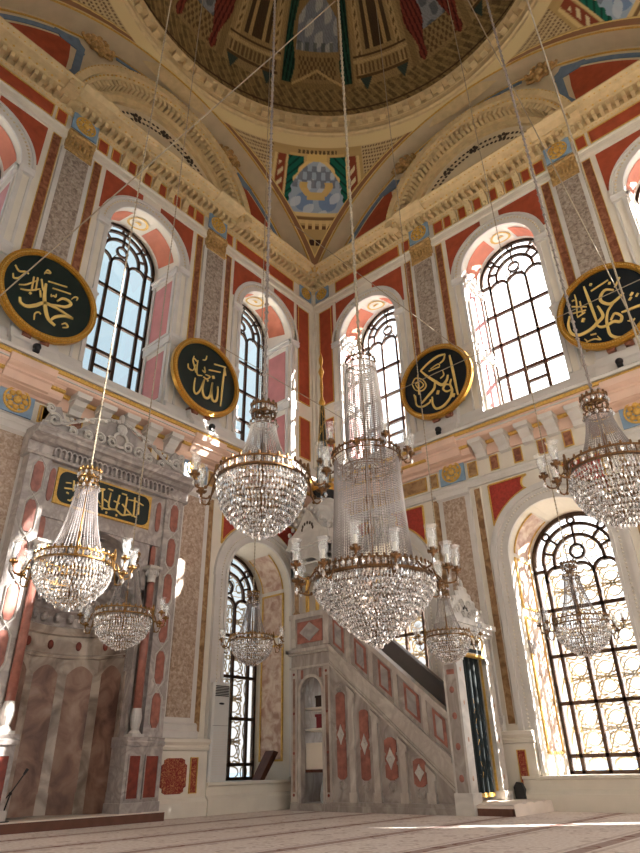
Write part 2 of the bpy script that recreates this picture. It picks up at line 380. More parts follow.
STROKES = '''{"a":[[0.065,[[8.095,8.835],[8.073,8.575],[8.002,8.297],[7.905,8.108],[7.758,8.036]]],[0.061,[[8.481,8.264],[8.445,8.165],[8.33,8.149],[8.183,8.257],[8.037,8.4],[7.802,8.418],[7.455,8.372]]],[0.052,[[7.455,8.372],[7.633,8.332],[7.793,8.216],[7.87,8.076]]],[0.052,[[7.819,8.582],[7.734,8.698],[7.613,8.718],[7.555,8.661],[7.644,8.551],[7.757,8.5],[7.925,8.433]]],[0.02,[[8.065,8.911],[7.699,9.008]]],[0.02,[[7.956,8.815],[7.599,8.895]]],[0.02,[[7.957,8.667],[7.947,8.618],[7.91,8.66],[7.863,8.653],[7.868,8.724]]],[0.023,[[7.563,8.786],[7.515,8.873],[7.454,8.892],[7.458,8.822]]],[0.024,[[8.147,7.948],[8.16,8.079],[8.103,8.148],[8.055,8.124]]],[0.026,[[7.642,8.137],[7.576,8.193],[7.52,8.137],[7.614,8.072]]],[0.028,[[8.699,8.886],[8.61,8.801],[8.496,8.861],[8.435,8.848]]],[0.028,[[8.697,8.688],[8.665,8.603],[8.58,8.66],[8.514,8.813]]],[0.025,[[8.549,8.519],[8.449,8.577],[8.357,8.681],[8.243,8.83]]],[0.025,[[8.505,8.442],[8.349,8.507],[8.177,8.654]]],[0.026,[[8.333,8.843],[8.318,8.562]]],[0.026,[[8.265,8.87],[8.248,8.572]]],[0.026,[[8.194,8.881],[8.118,8.655]]],[0.026,[[8.171,9.064],[8.061,9.12],[8.128,9.15],[8.165,9.031]]],[0.044,[[8.346,8.466],[8.303,8.447]]],[0.026,[[8.17,8.622],[8.128,8.486]]]],"b":[[0.045,[[3.65,9.126],[3.677,8.772],[3.691,8.402],[3.707,8.04]]],[0.048,[[3.655,9.093],[3.619,8.923]]],[0.042,[[4.48,8.448],[4.494,8.267],[4.478,8.101],[4.412,8.06],[4.329,8.17],[4.256,8.408],[4.225,8.526]]],[0.051,[[4.225,8.526],[4.258,8.26],[4.196,8.086],[4.085,8.092],[4.016,8.225],[3.99,8.503],[3.977,8.554]]],[0.052,[[3.986,8.535],[3.993,8.265],[3.941,8.098],[3.845,8.126],[3.811,8.318],[3.82,8.523]]],[0.027,[[3.97,9.076],[3.618,9.158]]],[0.026,[[4.116,8.84],[3.774,8.941]]],[0.026,[[4.311,9.026],[4.233,9.065],[4.205,9.188]]],[0.064,[[3.999,8.694],[3.941,8.722]]],[0.026,[[4.565,9.001],[4.584,8.871],[4.522,8.723],[4.479,8.596]]],[0.025,[[4.708,8.718],[4.682,8.613],[4.559,8.615],[4.498,8.795]]],[0.026,[[4.448,8.94],[4.459,8.724],[4.428,8.561],[4.289,8.599]]],[0.026,[[4.248,8.859],[4.22,8.722],[4.302,8.742]]],[0.026,[[4.199,8.672],[4.069,8.675],[4.158,8.572],[4.256,8.585]]],[0.023,[[4.559,8.944],[4.436,8.886]]],[0.04,[[4.14,8.551],[4.107,8.537]]]],"c":[[0.056,[[4.522,9.218],[4.542,8.912],[4.564,8.515],[4.587,8.098]]],[0.051,[[4.408,9.306],[4.203,9.337],[3.933,9.261],[3.704,9.146]]],[0.032,[[4.408,9.306],[4.348,9.167],[4.239,9.118]]],[0.064,[[3.704,9.146],[3.86,8.925],[4.057,8.69],[4.225,8.52],[4.359,8.59],[4.407,8.714]]],[0.055,[[4.053,8.659],[4.002,8.503],[3.827,8.384],[3.635,8.255]]],[0.037,[[3.485,8.527],[3.489,8.266],[3.639,8.157],[3.836,8.189],[3.876,8.261]]],[0.054,[[4.48,8.569],[4.432,8.446],[4.461,8.276],[4.383,8.09],[4.182,7.955],[3.997,7.967],[3.923,8.122],[3.93,8.309]]],[0.042,[[4.43,8.431],[4.315,8.491],[4.241,8.401],[4.32,8.298],[4.448,8.297]]],[0.091,[[4.065,8.38],[4.125,8.355]]],[0.082,[[4.451,8.139],[4.508,8.116]]],[0.025,[[4.29,8.896],[4.303,8.76],[4.202,8.707]]],[0.025,[[3.922,9.037],[4.228,9.03]]],[0.022,[[3.976,9.079],[4.192,9.124],[4.231,9.055]]],[0.026,[[3.424,8.884],[3.537,9.002],[3.724,8.886],[3.805,8.685],[3.689,8.588],[3.502,8.684],[3.424,8.884]]],[0.022,[[3.52,8.842],[3.626,8.896],[3.739,8.73],[3.601,8.675],[3.518,8.826]]],[0.025,[[3.45,8.574],[3.48,8.334]]],[0.022,[[3.612,9.069],[3.583,8.519]]]],"d":[[0.052,[[7.77,9.416],[7.787,9.117],[7.807,8.72],[7.823,8.437]]],[0.063,[[7.351,8.863],[7.278,8.656],[7.301,8.436],[7.445,8.328],[7.668,8.349],[7.823,8.437],[7.958,8.534],[7.941,8.715],[7.916,8.816]]],[0.055,[[8.282,9.026],[8.141,9.108],[8.025,9.016],[8.008,8.886],[8.135,8.745],[8.273,8.77],[8.439,8.864]]],[0.054,[[8.212,8.736],[8.076,8.606],[8.003,8.409],[7.984,8.218],[7.995,8.047],[8.119,7.92],[8.312,7.886],[8.487,7.988],[8.581,8.068],[8.703,8.067],[8.876,8.362]]],[0.053,[[8.073,8.371],[8.178,8.483],[8.277,8.362],[8.226,8.256],[8.112,8.317],[7.948,8.287],[7.85,8.322],[7.792,8.419]]],[0.053,[[8.298,8.444],[8.448,8.435],[8.647,8.424],[8.783,8.381],[8.81,8.202],[8.703,8.164]]],[0.072,[[8.552,8.771],[8.581,8.741]]],[0.071,[[8.504,8.68],[8.532,8.65]]],[0.071,[[8.64,8.696],[8.664,8.672]]],[0.051,[[7.885,9.403],[7.925,9.379]]],[0.08,[[7.557,8.647],[7.606,8.621]]],[0.05,[[8.23,9.233],[8.267,9.211]]],[0.025,[[7.874,9.229],[8.244,9.314]]],[0.028,[[8.32,9.073],[8.457,9.257]]],[0.023,[[8.354,8.205],[8.431,8.164],[8.49,8.198]]],[0.02,[[8.416,8.303],[8.402,8.196]]],[0.024,[[7.456,8.071],[7.546,8.109],[7.511,8.194]]],[0.027,[[7.546,8.109],[7.693,8.102],[7.796,8.034],[7.759,8.135]]],[0.024,[[7.641,8.228],[7.749,8.207]]],[0.026,[[7.551,9.326],[7.547,9.111],[7.49,8.788]]],[0.025,[[7.617,9.107],[7.604,8.796]]],[0.022,[[7.437,9.065],[7.713,8.911]]],[0.022,[[7.428,8.892],[7.683,8.84]]],[0.022,[[7.483,8.756],[7.66,8.8]]],[0.023,[[7.465,9.193],[7.523,9.197]]],[0.026,[[8.866,8.7],[8.963,8.51]]]],"e":[[0.023,[[6.977,5.006],[6.725,5.045]]],[0.017,[[6.967,5.11],[6.87,5.128]]],[0.026,[[6.829,5.191],[6.809,4.997]]],[0.026,[[6.715,5.165],[6.697,4.925]]],[0.024,[[6.625,5.193],[6.622,4.993]]],[0.028,[[6.882,4.816],[6.822,4.822],[6.764,4.92],[6.685,4.913]]],[0.023,[[6.926,4.941],[6.882,4.93]]],[0.024,[[6.49,5.148],[6.222,5.208],[6.412,5.072],[6.272,4.911]]],[0.027,[[6.527,5.287],[6.491,5.079]]],[0.027,[[6.264,5.164],[6.214,4.819]]],[0.029,[[6.282,4.877],[6.147,4.853],[5.953,4.892],[5.807,4.831],[5.642,4.883],[5.49,4.86]]],[0.027,[[6.094,5.184],[6.097,4.914],[5.969,4.887]]],[0.028,[[5.914,5.19],[5.946,4.894]]],[0.028,[[5.752,5.205],[5.759,4.851]]],[0.028,[[5.586,5.238],[5.569,4.871]]],[0.029,[[5.504,5.296],[5.471,4.929]]],[0.024,[[5.838,5.035],[5.586,4.866]]],[0.025,[[5.717,5.157],[5.541,5.17],[5.383,5.133]]],[0.021,[[6.011,5.049],[5.889,5.03]]],[0.021,[[6.208,5.023],[6.119,4.986]]],[0.021,[[6.16,5.243],[6.058,5.236]]],[0.022,[[5.869,5.235],[5.763,5.235]]],[0.035,[[6.144,4.792],[6.11,4.786]]],[0.036,[[5.938,4.796],[5.904,4.796]]]]}'''
CX_C, CY_C, CZ_C = 8.36, -4.45, 3.62
GX, GY = 4.86, -2.50
# ------------------------------------------------------------------ floor, grounds outside
fl_o = struct(obj('floor', MB().box((-1.2, -13.2, -0.3), (13.2, 1.2, -0.012)), 'terrace_stone'), 'pale stone floor slab under the prayer carpet', 'floor')
cp = obj('carpet', MB().box((0.0, -12.0, -0.012), (12.0, 0.0, 0.0)), 'carpet')
tag(cp, 'pale prayer carpet with brown row bands covering the mosque floor', 'carpet')
struct(obj('terrace', MB().box((-60, 1.2, -0.8), (70, 16, -0.6)).box((-60, -60, -0.8), (-1.3, 1.2, -0.6)), 'terrace_stone'), 'sunlit stone terrace outside the windows', 'terrace')
struct(obj('sea', MB().box((-900, 16, -3.2), (900, 2500, -3.0)).box((-2500, -900, -3.2), (-60, 16, -3.0)), 'sea_water'), 'blue water beyond the terrace outside', 'water')

# ------------------------------------------------------------------ walls with arched openings
W_ = 12.0; BAYS = (2.0, 6.0, 10.0); OW = 0.97
UZ = dict(zb=7.58, zf=11.57, zk=11.88); LZ = dict(zb=0.5, zf=4.27, zk=4.27)
TH = 1.06      # depth of the embrasure
NA = 28
def arch_pts(sc, w, zs, n=NA):
    return [(sc+w*math.cos(PI*i/n), zs+w*math.sin(PI*i/n)) for i in range(n+1)]   # right spring -> left spring
HOLE = None
def quad(mb, s0, s1, z0, z1, o):
    """a rectangle of wall, less the recess of the prayer niche"""
    R_ = [(s0, s1, z0, z1)]
    if HOLE:
        a, b, c, d = HOLE; out = []
        for (p, q, u, v) in R_:
            if q <= a or p >= b or v <= c or u >= d: out.append((p, q, u, v)); continue
            if p < a: out.append((p, a, u, v))
            if q > b: out.append((b, q, u, v))
            if u < c: out.append((max(p, a), min(q, b), u, c))
            if v > d: out.append((max(p, a), min(q, b), d, v))
        R_ = out
    for p, q, u, v in R_: mb.add([(p, u, o), (q, u, o), (q, v, o), (p, v, o)], [(0, 1, 2, 3)])
def wall_sheet(mb, o, openings, ztop, key):
    """the wall surface at depth o, open where the windows are"""
    xs = [0.0]
    for sc in BAYS: xs += [sc-OW, sc+OW]
    xs.append(W_)
    for i in range(0, len(xs), 2):
        quad(mb, xs[i], xs[i+1], -0.3, ztop, o)
    for sc in BAYS:
        z = -0.3
        for q in openings[sc]:
            quad(mb, sc-OW, sc+OW, z, q['zb'], o)
            zs = q[key]; top = zs+OW+0.05; A = arch_pts(sc, OW, zs)
            for k in range(len(A)-1):
                a, b = A[k], A[k+1]
                mb.add([(a[0], a[1], o), (a[0], top, o), (b[0], top, o), (b[0], b[1], o)], [(0, 1, 2, 3)])
            z = top
        mb.add([(sc-OW, z, o), (sc+OW, z, o), (sc+OW, ztop, o), (sc-OW, ztop, o)], [(0, 1, 2, 3)])
def embrasure(mb, sc, q, o0=0.0, o1=-TH):
    A = [(sc+OW, q['zb'])]+arch_pts(sc, OW, q['zf'])+[(sc-OW, q['zb'])]
    B = [(sc+OW, q['zb'])]+arch_pts(sc, OW, q['zk'])+[(sc-OW, q['zb'])]
    n = len(A); mb.add([(a[0], a[1], o0) for a in A]+[(b[0], b[1], o1) for b in B], [(i, (i+1) % n, n+(i+1) % n, n+i) for i in range(n)])
def build_wall(name, side, openings, mat='cream'):
    global HOLE
    mb = MB(side); HOLE = (5.17, 7.13, 0.10, 4.45) if side == 'L' else None
    wall_sheet(mb, 0.0, openings, 14.25, 'zf'); HOLE = None
    for sc in BAYS:
        for q in openings[sc]: embrasure(mb, sc, q)
    wall_sheet(mb, -TH-0.12, openings, 18.6, 'zk')
    for sc in BAYS:
        for q in openings[sc]: embrasure(mb, sc, dict(zb=q['zb'], zf=q['zk'], zk=q['zk']), -TH, -TH-0.12)
    for s in (-1.18, 12.0):      # corner posts closing the cavity
        mb.box((s, -0.3, -1.18), (s+1.18, 18.6, -1.17))
    return struct(obj(name, mb, mat))
full = {sc: [LZ, UZ] for sc in BAYS}
qib = {2.0: [LZ, UZ], 6.0: [UZ], 10.0: [LZ, UZ]}
WL = build_wall('wall_left', 'L', qib); WL['label'] = 'left wall with the prayer niche and two tiers of arched windows'; WL['category'] = 'wall'
WR = build_wall('wall_right', 'R', full); WR['label'] = 'right wall with two tiers of tall arched windows'; WR['category'] = 'wall'
WB = build_wall('wall_back', 'B', full, 'cream'); WB['label'] = 'wall behind the viewer'; WB['category'] = 'wall'
WE = build_wall('wall_side', 'E', full, 'cream'); WE['label'] = 'far side wall opposite the prayer niche'; WE['category'] = 'wall'
WALL = {'L': WL, 'R': WR}

# ------------------------------------------------------------------ windows: bronze tracery, panes, outer grille
def window(n, side, sc, q, upper, detailed, label):
    zs = q['zk']; zb = q['zb']; o0, o1 = -TH-0.04, -TH+0.02; R = OW
    root = struct(bpy.data.objects.new('window_%d' % n, None), label, 'window'); COL.objects.link(root)
    f = MB(side); w = 0.036 if upper else 0.032
    f.ring(sc, zs, R-0.085, R, 0, 180, o0, o1, 28)
    f.box((sc-R, zb, o0), (sc-R+0.06, zs, o1)); f.box((sc+R-0.06, zb, o0), (sc+R, zs, o1)); f.box((sc-R, zb, o0), (sc+R, zb+0.06, o1))
    iv = (0.25, 0.72); lz = zs-0.32
    for d in (-iv[1], -iv[0], iv[0], iv[1]):
        f.box((sc+d-w, zb, o0), (sc+d+w, lz, o1))
    hs = (8.1, 8.97, 9.87, 10.8) if upper else (0.79, 1.66, 2.5, 3.36)
    for h in hs: f.box((sc-R+0.03, h-w, o0), (sc+R-0.03, h+w, o1))
    if detailed:
        for d in (-0.485, 0.0, 0.485):      # three lancets
            r = 0.235+0.01
            f.ring(sc+d, lz, r-0.03, r+0.03, 0, 180, o0, o1, 12)
        f.ring(sc, zs, 0.50-w, 0.50+w, 0, 180, o0, o1, 20); f.ring(sc, zs, 0.73-w, 0.73+w, 0, 180, o0, o1, 24)
        for sg in (-1, 1): f.box((sc+sg*0.5-w, lz+0.2, o0), (sc+sg*0.5+w, zs, o1)); f.box((sc+sg*0.72-w, lz-0.05, o0), (sc+sg*0.72+w, zs+0.02, o1)); f.box((sc+sg*0.72, zs-0.12-w, o0), (sc+sg*R, zs-0.12+w, o1))
        f.ring(sc, zs+0.16, 0.115, 0.165, 0, 360, o0, o1, 18)
        for a in (0.0001, 45, 90, 135, 180):
            t = math.radians(a)
            if a in (45, 90, 135) or a == 90:
                cx, cz = sc+0.815*math.cos(t), zs+0.815*math.sin(t)
                f.ring(cx, cz, 0.05, 0.095, 0, 360, o0, o1, 12)
        for a in (20, 45, 90, 135, 160):
            t = math.radians(a); d = np.array([math.cos(t), math.sin(t)]); e = np.array([-d[1], d[0]])*0.024
            p, r2 = np.array([sc, zs])+d*0.5, np.array([sc, zs])+d*0.73
            f.prism([tuple(p+e), tuple(r2+e), tuple(r2-e), tuple(p-e)], o0, o1)
        f.box((sc-0.024, zs+0.32, o0), (sc+0.024, zs+0.5, o1))
        for s_ in (-1, 1):
            f.prism([(sc+s_*0.10, zs+0.05), (sc+s_*0.13, zs+0.02), (sc+s_*0.26, lz+0.10), (sc+s_*0.22, lz+0.12)], o0, o1)
        if not upper:      # six-petalled flower in the circle
            for k in range(6):
                t = math.radians(60*k+30); f.ring(sc+0.10*math.cos(t), zs+0.16+0.105*math.sin(t), 0.0, 0.048, t*180/PI-60, t*180/PI+60, o0, o1, 6)
        else:              # the little casement in the middle
            for d in (-0.25, 0.25): f.box((sc+d-0.04, zb, o0-0.01), (sc+d+0.04, 8.97, o1+0.01))
            f.box((sc-0.25, 8.93, o0-0.01), (sc+0.25, 9.01, o1+0.01)); f.box((sc-0.25, 8.56, o0), (sc+0.25, 8.62, o1))
    obj('window_frame', f, 'bronze_frame', root)
    g = MB(side); A = [(sc+R, zb)]+arch_pts(sc, R, zs, 20)+[(sc-R, zb)]
    g.prism(A, -TH-0.02, -TH-0.014)
    obj('window_pane', g, 'window_glass', root)
    if not upper and detailed:
        gr = MB(side); og = -TH-0.16
        def P(u, v): return (sc+u, v, og)
        xs = [-0.95, -0.72, -0.25, 0.25, 0.72, 0.95]; ys = [0.5, 0.79, 1.66, 2.5, 3.36, 4.1]
        rr = 0.017
        for i in range(5):
            for j in range(5):
                x0, x1, y0, y1 = xs[i], xs[i+1], ys[j], ys[j+1]; cx, cz = (x0+x1)/2, (y0+y1)/2; ww, hh = (x1-x0), (y1-y0)
                if hh < 0.4:
                    gr.tube([P(cx+0.42*ww*math.cos(t), cz+0.4*hh*math.sin(t)) for t in np.linspace(0, 2*PI, 13)], rr, 4, False); continue
                if ww < 0.3:
                    for sg in (-1, 1):
                        gr.tube([P(cx+0.3*ww*math.sin(t*2)*sg, y0+hh*t/PI) for t in np.linspace(0, PI, 14)], rr, 4, False)
                    continue
                # lyre of four C-scrolls round a small ring
                gr.tube([P(cx+0.20*math.cos(t)*ww/0.5, cz+0.33*hh*math.sin(t)) for t in np.linspace(0, 2*PI, 19)], rr*.8, 4, False)
                for sg in (-1, 1): gr.tube(catmull([P(x0, y0+hh*(0.5-0.5*sg)), P(cx-0.1, cz-sg*hh*0.12), P(cx+0.1, cz+sg*hh*0.12), P(x1, y0+hh*(0.5+0.5*sg))], 4), rr*.8, 4, False)
                for sx_ in (-1, 1):
                    for sz_ in (-1, 1):
                        pts = []
                        for t in np.linspace(0, 1, 16):
                            a = -PI/2+t*3.6; rad = 0.12*(1-0.55*t)+0.02
                            pts.append(P(cx+sx_*(0.105+rad*math.cos(a)*0.9), cz+sz_*(0.22+rad*math.sin(a)*1.1)))
                        gr.tube(pts, rr, 4, False)
                        gr.tube(catmull([P(cx+sx_*0.105, cz+sz_*0.09), P(cx+sx_*0.02, cz+sz_*0.02), P(cx+sx_*0.16, cz-sz_*0.02), P(cx+sx_*ww*0.48, cz+sz_*0.05)], 4), rr, 4, False)
                        gr.tube(catmull([P(cx, cz+sz_*hh*0.5), P(cx+sx_*0.06, cz+sz_*hh*0.42), P(cx+sx_*0.2, cz+sz_*hh*0.46), P(cx+sx_*ww*0.48, cz+sz_*hh*0.38)], 4), rr, 4, False)
                gr.tube([P(cx+0.05*math.cos(t), cz+0.05*math.sin(t)) for t in np.linspace(0, 2*PI, 10)], rr, 4, False)
        # horizontal slats and scrolls in the arch
        for h in (4.18, 4.3, 4.42): gr.box((sc-0.8, h, og-0.008), (sc+0.8, h+0.014, og+0.008))
        for k in range(-3, 4):
            gr.tube([P(0.24*k+0.09*math.cos(t), 4.62+0.10*math.sin(t)-0.06*abs(k)) for t in np.linspace(0, 2*PI, 11)], rr, 4, False)
            gr.tube([P(0.20*k+0.07*math.cos(t), 4.86+0.08*math.sin(t)-0.07*abs(k)) for t in np.linspace(0, 5, 10)], rr, 4, False)
        obj('grille', gr, 'grille_iron', root)
wn_i = 1
names = {('L', 2.0): 'nearest the room corner', ('L', 6.0): 'above the prayer niche', ('L', 10.0): 'at the far left edge',
         ('R', 2.0): 'nearest the room corner', ('R', 6.0): 'in the middle', ('R', 10.0): 'at the far right edge'}
for side, ops in (('L', qib), ('R', full)):
    for sc in BAYS:
        for q in ops[sc]:
            up = q is UZ
            window(wn_i, side, sc, q, up, True, '%s arched window of the %s wall %s' % ('upper' if up else 'lower', 'left' if side == 'L' else 'right', names[(side, sc)])); wn_i += 1
for side in ('B', 'E'):
    for sc in BAYS:
        for q in full[sc]:
            window(wn_i, side, sc, q, q is UZ, False, 'arched window behind the viewer'); wn_i += 1
# light portals: guide the daylight through the openings that exist
def portal(side, sc, q):
    h = q['zk']+OW-q['zb']; fn, _ = WT[side]
    ld = bpy.data.lights.new('daylight_opening', 'AREA'); ld.shape = 'RECTANGLE'; ld.size = 2*OW; ld.size_y = h; ld.cycles.is_portal = True
    lo = bpy.data.objects.new('daylight_opening', ld); COL.objects.link(lo)
    lo.location = fn(sc, q['zb']+h/2, -TH-0.3)
    a = Vector(fn(sc, 5, 0))-Vector(fn(sc, 5, -1)); lo.rotation_euler = a.to_track_quat('-Z', 'Y').to_euler()
for side in 'LRBE':
    for sc in BAYS:
        for q in (qib if side == 'L' else full)[sc]: portal(side, sc, q)

# ------------------------------------------------------------------ wall decoration
def panel(side, name, s0, s1, z0, z1, mat, frame='gold_paint', fw=0.025, o=0.0, th=0.014, par=None, ends=False):
    p_ = obj(name, MB(side).box((s0, z0, o), (s1, z1, o+th)), mat, par or WALL[side])
    if frame:
        f = MB(side); a, b = o, o+th+0.016
        f.box((s0-fw, z0-fw, a), (s0, z1+fw, b)); f.box((s1, z0-fw, a), (s1+fw, z1+fw, b)); f.box((s0, z0-fw, a), (s1, z0, b)); f.box((s0, z1, a), (s1, z1+fw, b))
        obj('frame', f, frame, p_)
    return p_
def rosette(side, s, z, w, mat, o=0.02):
    r = obj('rosette_panel', MB(side).box((s-w, z-w*0.85, o), (s+w, z+w*0.85, o+0.03)), mat, WALL[side])
    g = MB(side)
    for k in range(8):
        t = 2*PI*k/8
        g.ell((s+w*0.46*math.cos(t), z+w*0.46*math.sin(t), o+0.04), (w*0.2, w*0.2, 0.035), 6, 4)
    g.ell((s, z, o+0.05), (w*0.26, w*0.26, 0.06), 8, 5); g.ring(s, z, w*0.66, w*0.78, 0, 360, o+0.02, o+0.055, 20)
    obj('rosette', g, 'gold_paint', r)
def dentils(mb, s0, s1, z0, z1, o0, o1, w, pitch):
    n = int((s1-s0)/pitch); p = (s1-s0)/n
    for i in range(n): c = s0+(i+0.5)*p; mb.box((c-w/2, z0, o0), (c+w/2, z1, o1))
def beads(mb, s0, s1, z, o, r, pitch):
    n = int((s1-s0)/pitch)
    for i in range(n): mb.bead((s0+(i+0.5)*pitch, z, o), r, r)
for side in 'LR':
    W = WALL[side]
    # great upper cornice
    c = MB(side); c.prof([(0, 13.85), (0.05, 13.87), (0.08, 13.91), (0.10, 13.93), (0.10, 14.07), (0.36, 14.08), (0.39, 14.12), (0.42, 14.13), (0.56, 14.15), (0.59, 14.19), (0.62, 14.21), (0.66, 14.23), (0.66, 14.27), (0.0, 14.32)], 0.0, 12.0)
    for s in (4.02, 8.0): c.prof([(0.1, 14.08), (0.42, 14.085), (0.6, 14.14), (0.71, 14.22), (0.71, 14.275), (0.0, 14.33)], s-0.42, s+0.42)
    co = obj('cornice', c, 'gold_plaster', W)
    d = MB(side); dentils(d, 0.15, 12, 13.92, 14.075, 0.09, 0.31, 0.08, 0.17); obj('dentil_course', d, 'gold_plaster', co)
    d = MB(side); beads(d, 0.3, 12, 14.10, 0.40, 0.032, 0.17); beads(d, 0.6, 12, 14.18, 0.60, 0.022, 0.12); beads(d, 0.1, 12, 13.88, 0.07, 0.018, 0.09); obj('gilded_beads', d, 'gold_paint', co)
    # frieze under the cornice
    st = MB(side); st.prof([(0, 13.08), (0.05, 13.09), (0.06, 13.16), (0.04, 13.2), (0.04, 13.28), (0.07, 13.30), (0.07, 13.34), (0, 13.36)], 0, 12); obj('string_course', st, 'cream', W)
    for a, b in ((0.95, 3.25), (8.74, 11.05)): panel(side, 'frieze_panel', a, b, 13.43, 13.80, 'red_paint')
    for a, b in ((3.42, 3.62), (4.46, 4.70), (7.36, 7.58), (8.42, 8.62)): panel(side, 'frieze_panel', a, b, 13.43, 13.80, 'red_paint')
    for s in (4.03, 8.0): rosette(side, s, 13.68, 0.31, 'blue_paint', 0.10)
    rosette(side, 0.40, 13.64, 0.26, 'blue_paint')
    for i in range(5):
        s = 5.1+i*0.45; b = MB(side); b.prof([(0, 13.36), (0.06, 13.38), (0.08, 13.5), (0.14, 13.62), (0.2, 13.68), (0.24, 13.78), (0, 13.78)], s-0.075, s+0.075); b.ell((s, 13.44, 0.09), (0.05, 0.06, 0.05)); b.ell((s, 13.7, 0.2), (0.06, 0.05, 0.05))
        obj('bracket', b, 'gold_plaster', W)
    for i in range(6):
        s = 4.875+i*0.45; panel(side, 'frieze_panel', s-0.09, s+0.09, 13.43, 13.80, 'red_paint')
    # pilasters, upper tier
    for s in (4.0, 8.0):
        p_ = MB(side); p_.box((s-0.37, 8.0, 0), (s+0.37, 12.78, 0.07)); p_.prof([(0, 7.7), (0.16, 7.7), (0.16, 7.9), (0.12, 7.95), (0.12, 8.05), (0.07, 8.1), (0, 8.1)], s-0.42, s+0.42)
        po = obj('pilaster', p_, 'stone_grey_paint', W)
        obj('shaft_panel', MB(side).box((s-0.27, 8.2, 0.07), (s+0.27, 12.68, 0.085)), 'pilaster_stone_upper', po)
        c = MB(side); c.prof([(0, 12.70), (0.09, 12.71), (0.10, 12.78), (0.08, 12.82), (0.09, 13.05), (0.12, 13.24), (0.15, 13.27), (0.15, 13.33), (0, 13.36)], s-0.32, s+0.32)
        for k in range(7): c.ell((s-0.27+k*0.09, 12.98, 0.11), (0.04, 0.12, 0.04), 6, 4)
        for k in (-0.26, 0.26): c.ell((s+k, 13.18, 0.13), (0.07, 0.07, 0.05), 8, 5)
        obj('capital', c, 'old_gold', po)
        for d in (-0.5, 0.5): panel(side, 'marble_strip', s+d-0.085, s+d+0.085, 8.1, 13.0, 'brown_marble', 'gold_paint', 0.012)
    # corner strips
    panel(side, 'corner_panel', 0.27, 0.70, 9.66, 12.95, 'red_paint', 'gold_paint', 0.02); panel(side, 'corner_panel', 0.27, 0.66, 7.95, 9.14, 'red_paint', 'gold_paint', 0.02)
    b = MB(side); b.box((0.0, 7.75, 0), (0.14, 13.1, 0.05)); b.box((0.8, 7.75, 0), (0.9, 13.1, 0.03)); obj('corner_moulding', b, 'cream', W)
    # window surrounds, upper tier
    for sc in BAYS:
        a = MB(side); zs = UZ['zf']
        a.ring(sc, zs, OW, 1.06, 0, 180, 0, 0.05, 28); a.ring(sc, zs, 1.06, 1.20, 0, 180, 0, 0.03, 28); a.ring(sc, zs, 1.20, 1.26, 0, 180, 0, 0.06, 28)
        ao = obj('archivolt', a, 'stone_grey_paint', W)
        d = MB(side)
        for k in range(40):
            t = PI*(k+0.5)/40; d.bead((sc+1.13*math.cos(t), zs+1.13*math.sin(t), 0.03), 0.032, 0.032)
        obj('archivolt_beads', d, 'arch_plaster', ao)
        for sg in (-1, 1):      # red spandrels cut by the arch
            n = 10; pts = [(sc+sg*1.26*math.cos(t), zs+1.26*math.sin(t)) for t in np.linspace(math.radians(12), math.radians(78), n)]
            sx0 = min(max(pts[0][0]+sg*0.02, 0), 12); poly = pts+[(pts[-1][0], 13.02), (sc+sg*1.28, 13.02), (sc+sg*1.28, pts[0][1])]
            obj('spandrel', MB(side).prism(poly, 0, 0.012), 'red_paint', W)
            b = MB(side); b.prof([(0, 11.40), (0.07, 11.41), (0.09, 11.47), (0.06, 11.5), (0.1, 11.55), (0, 11.57)], sc+sg*0.96, sc+sg*1.27)
            b.box((sc+sg*OW, 7.75, 0), (sc+sg*1.06, 11.4, 0.04)); b.box((sc+sg*1.2, 7.75, 0), (sc+sg*1.25, 11.4, 0.03))
            b.prof([(0, 9.26), (0.04, 9.27), (0.06, 9.34), (0.05, 9.48), (0.07, 9.54), (0, 9.56)], sc+sg*0.96, sc+sg*1.26)
            jo = obj('impost', b, 'stone_grey_paint', W)
            # inside of the opening: rose panels, salmon arch panels
            j = sc+sg*OW
            for z0, z1 in ((7.9, 9.15), (9.66, 11.25)):
                obj('jamb_panel', MB(side).box((j-sg*0.012, z0, -0.86), (j, z1, -0.2)), 'rose_panel', jo)
            m_ = MB(side)
            for z0, z1, k in ((9.3, 9.5, 0.05), (11.38, 11.56, 0.06), (9.5, 9.56, 0.08), (11.5, 11.56, 0.1)): m_.box((j-sg*k, z0, -1.0), (j, z1, 0.0))
            for oo in (-0.93, -0.12): m_.box((j-sg*0.03, 7.6, oo-0.04), (j, 11.38, oo+0.04))
            obj('jamb_moulding', m_, 'stone_grey_paint', jo)
            g = []
            for t in np.linspace(math.radians(12), math.radians(70), 12):
                row = []
                for oo in (-0.86, -0.2):
                    zz = zs+(UZ['zk']-zs)*(-oo/TH); row.append((sc+sg*(OW-0.012)*math.cos(t), zz+(OW-0.012)*math.sin(t), oo))
                g.append(row)
            obj('arch_panel', MB(side).grid(g), 'salmon_paint', ao)
        md = MB(side)
        ring_ = []
        for rr_, dz in ((0.02, 0.0), (0.24, 0.0)):
            pass
        gm = []
        for rr_ in (0.0, 0.14, 0.2, 0.26):
            row = []
            for k in range(17):
                t = 2*PI*k/16; ds = rr_*math.cos(t); oo = -0.53+rr_*1.1*math.sin(t)
                row.append((sc+ds, zs+(UZ['zk']-zs)*(-oo/TH)+math.sqrt((OW-0.02)**2-ds*ds), oo))
            gm.append(row)
        md.grid(gm[:3]); mo_ = obj('medallion', md, 'cream', ao); m3 = MB(side).grid(gm[2:]); obj('gold_rim', m3, 'gold_paint', mo_); m4 = MB(side); m4.grid([[((p_[0]-sc)*0.6+sc, p_[1]-0.008, (p_[2]+0.53)*0.6-0.53) for p_ in gm[1]], [((p_[0]-sc)*0.15+sc, p_[1]-0.008, (p_[2]+0.53)*0.15-0.53) for p_ in gm[1]]]); obj('gold_flower', m4, 'gold_paint', mo_)
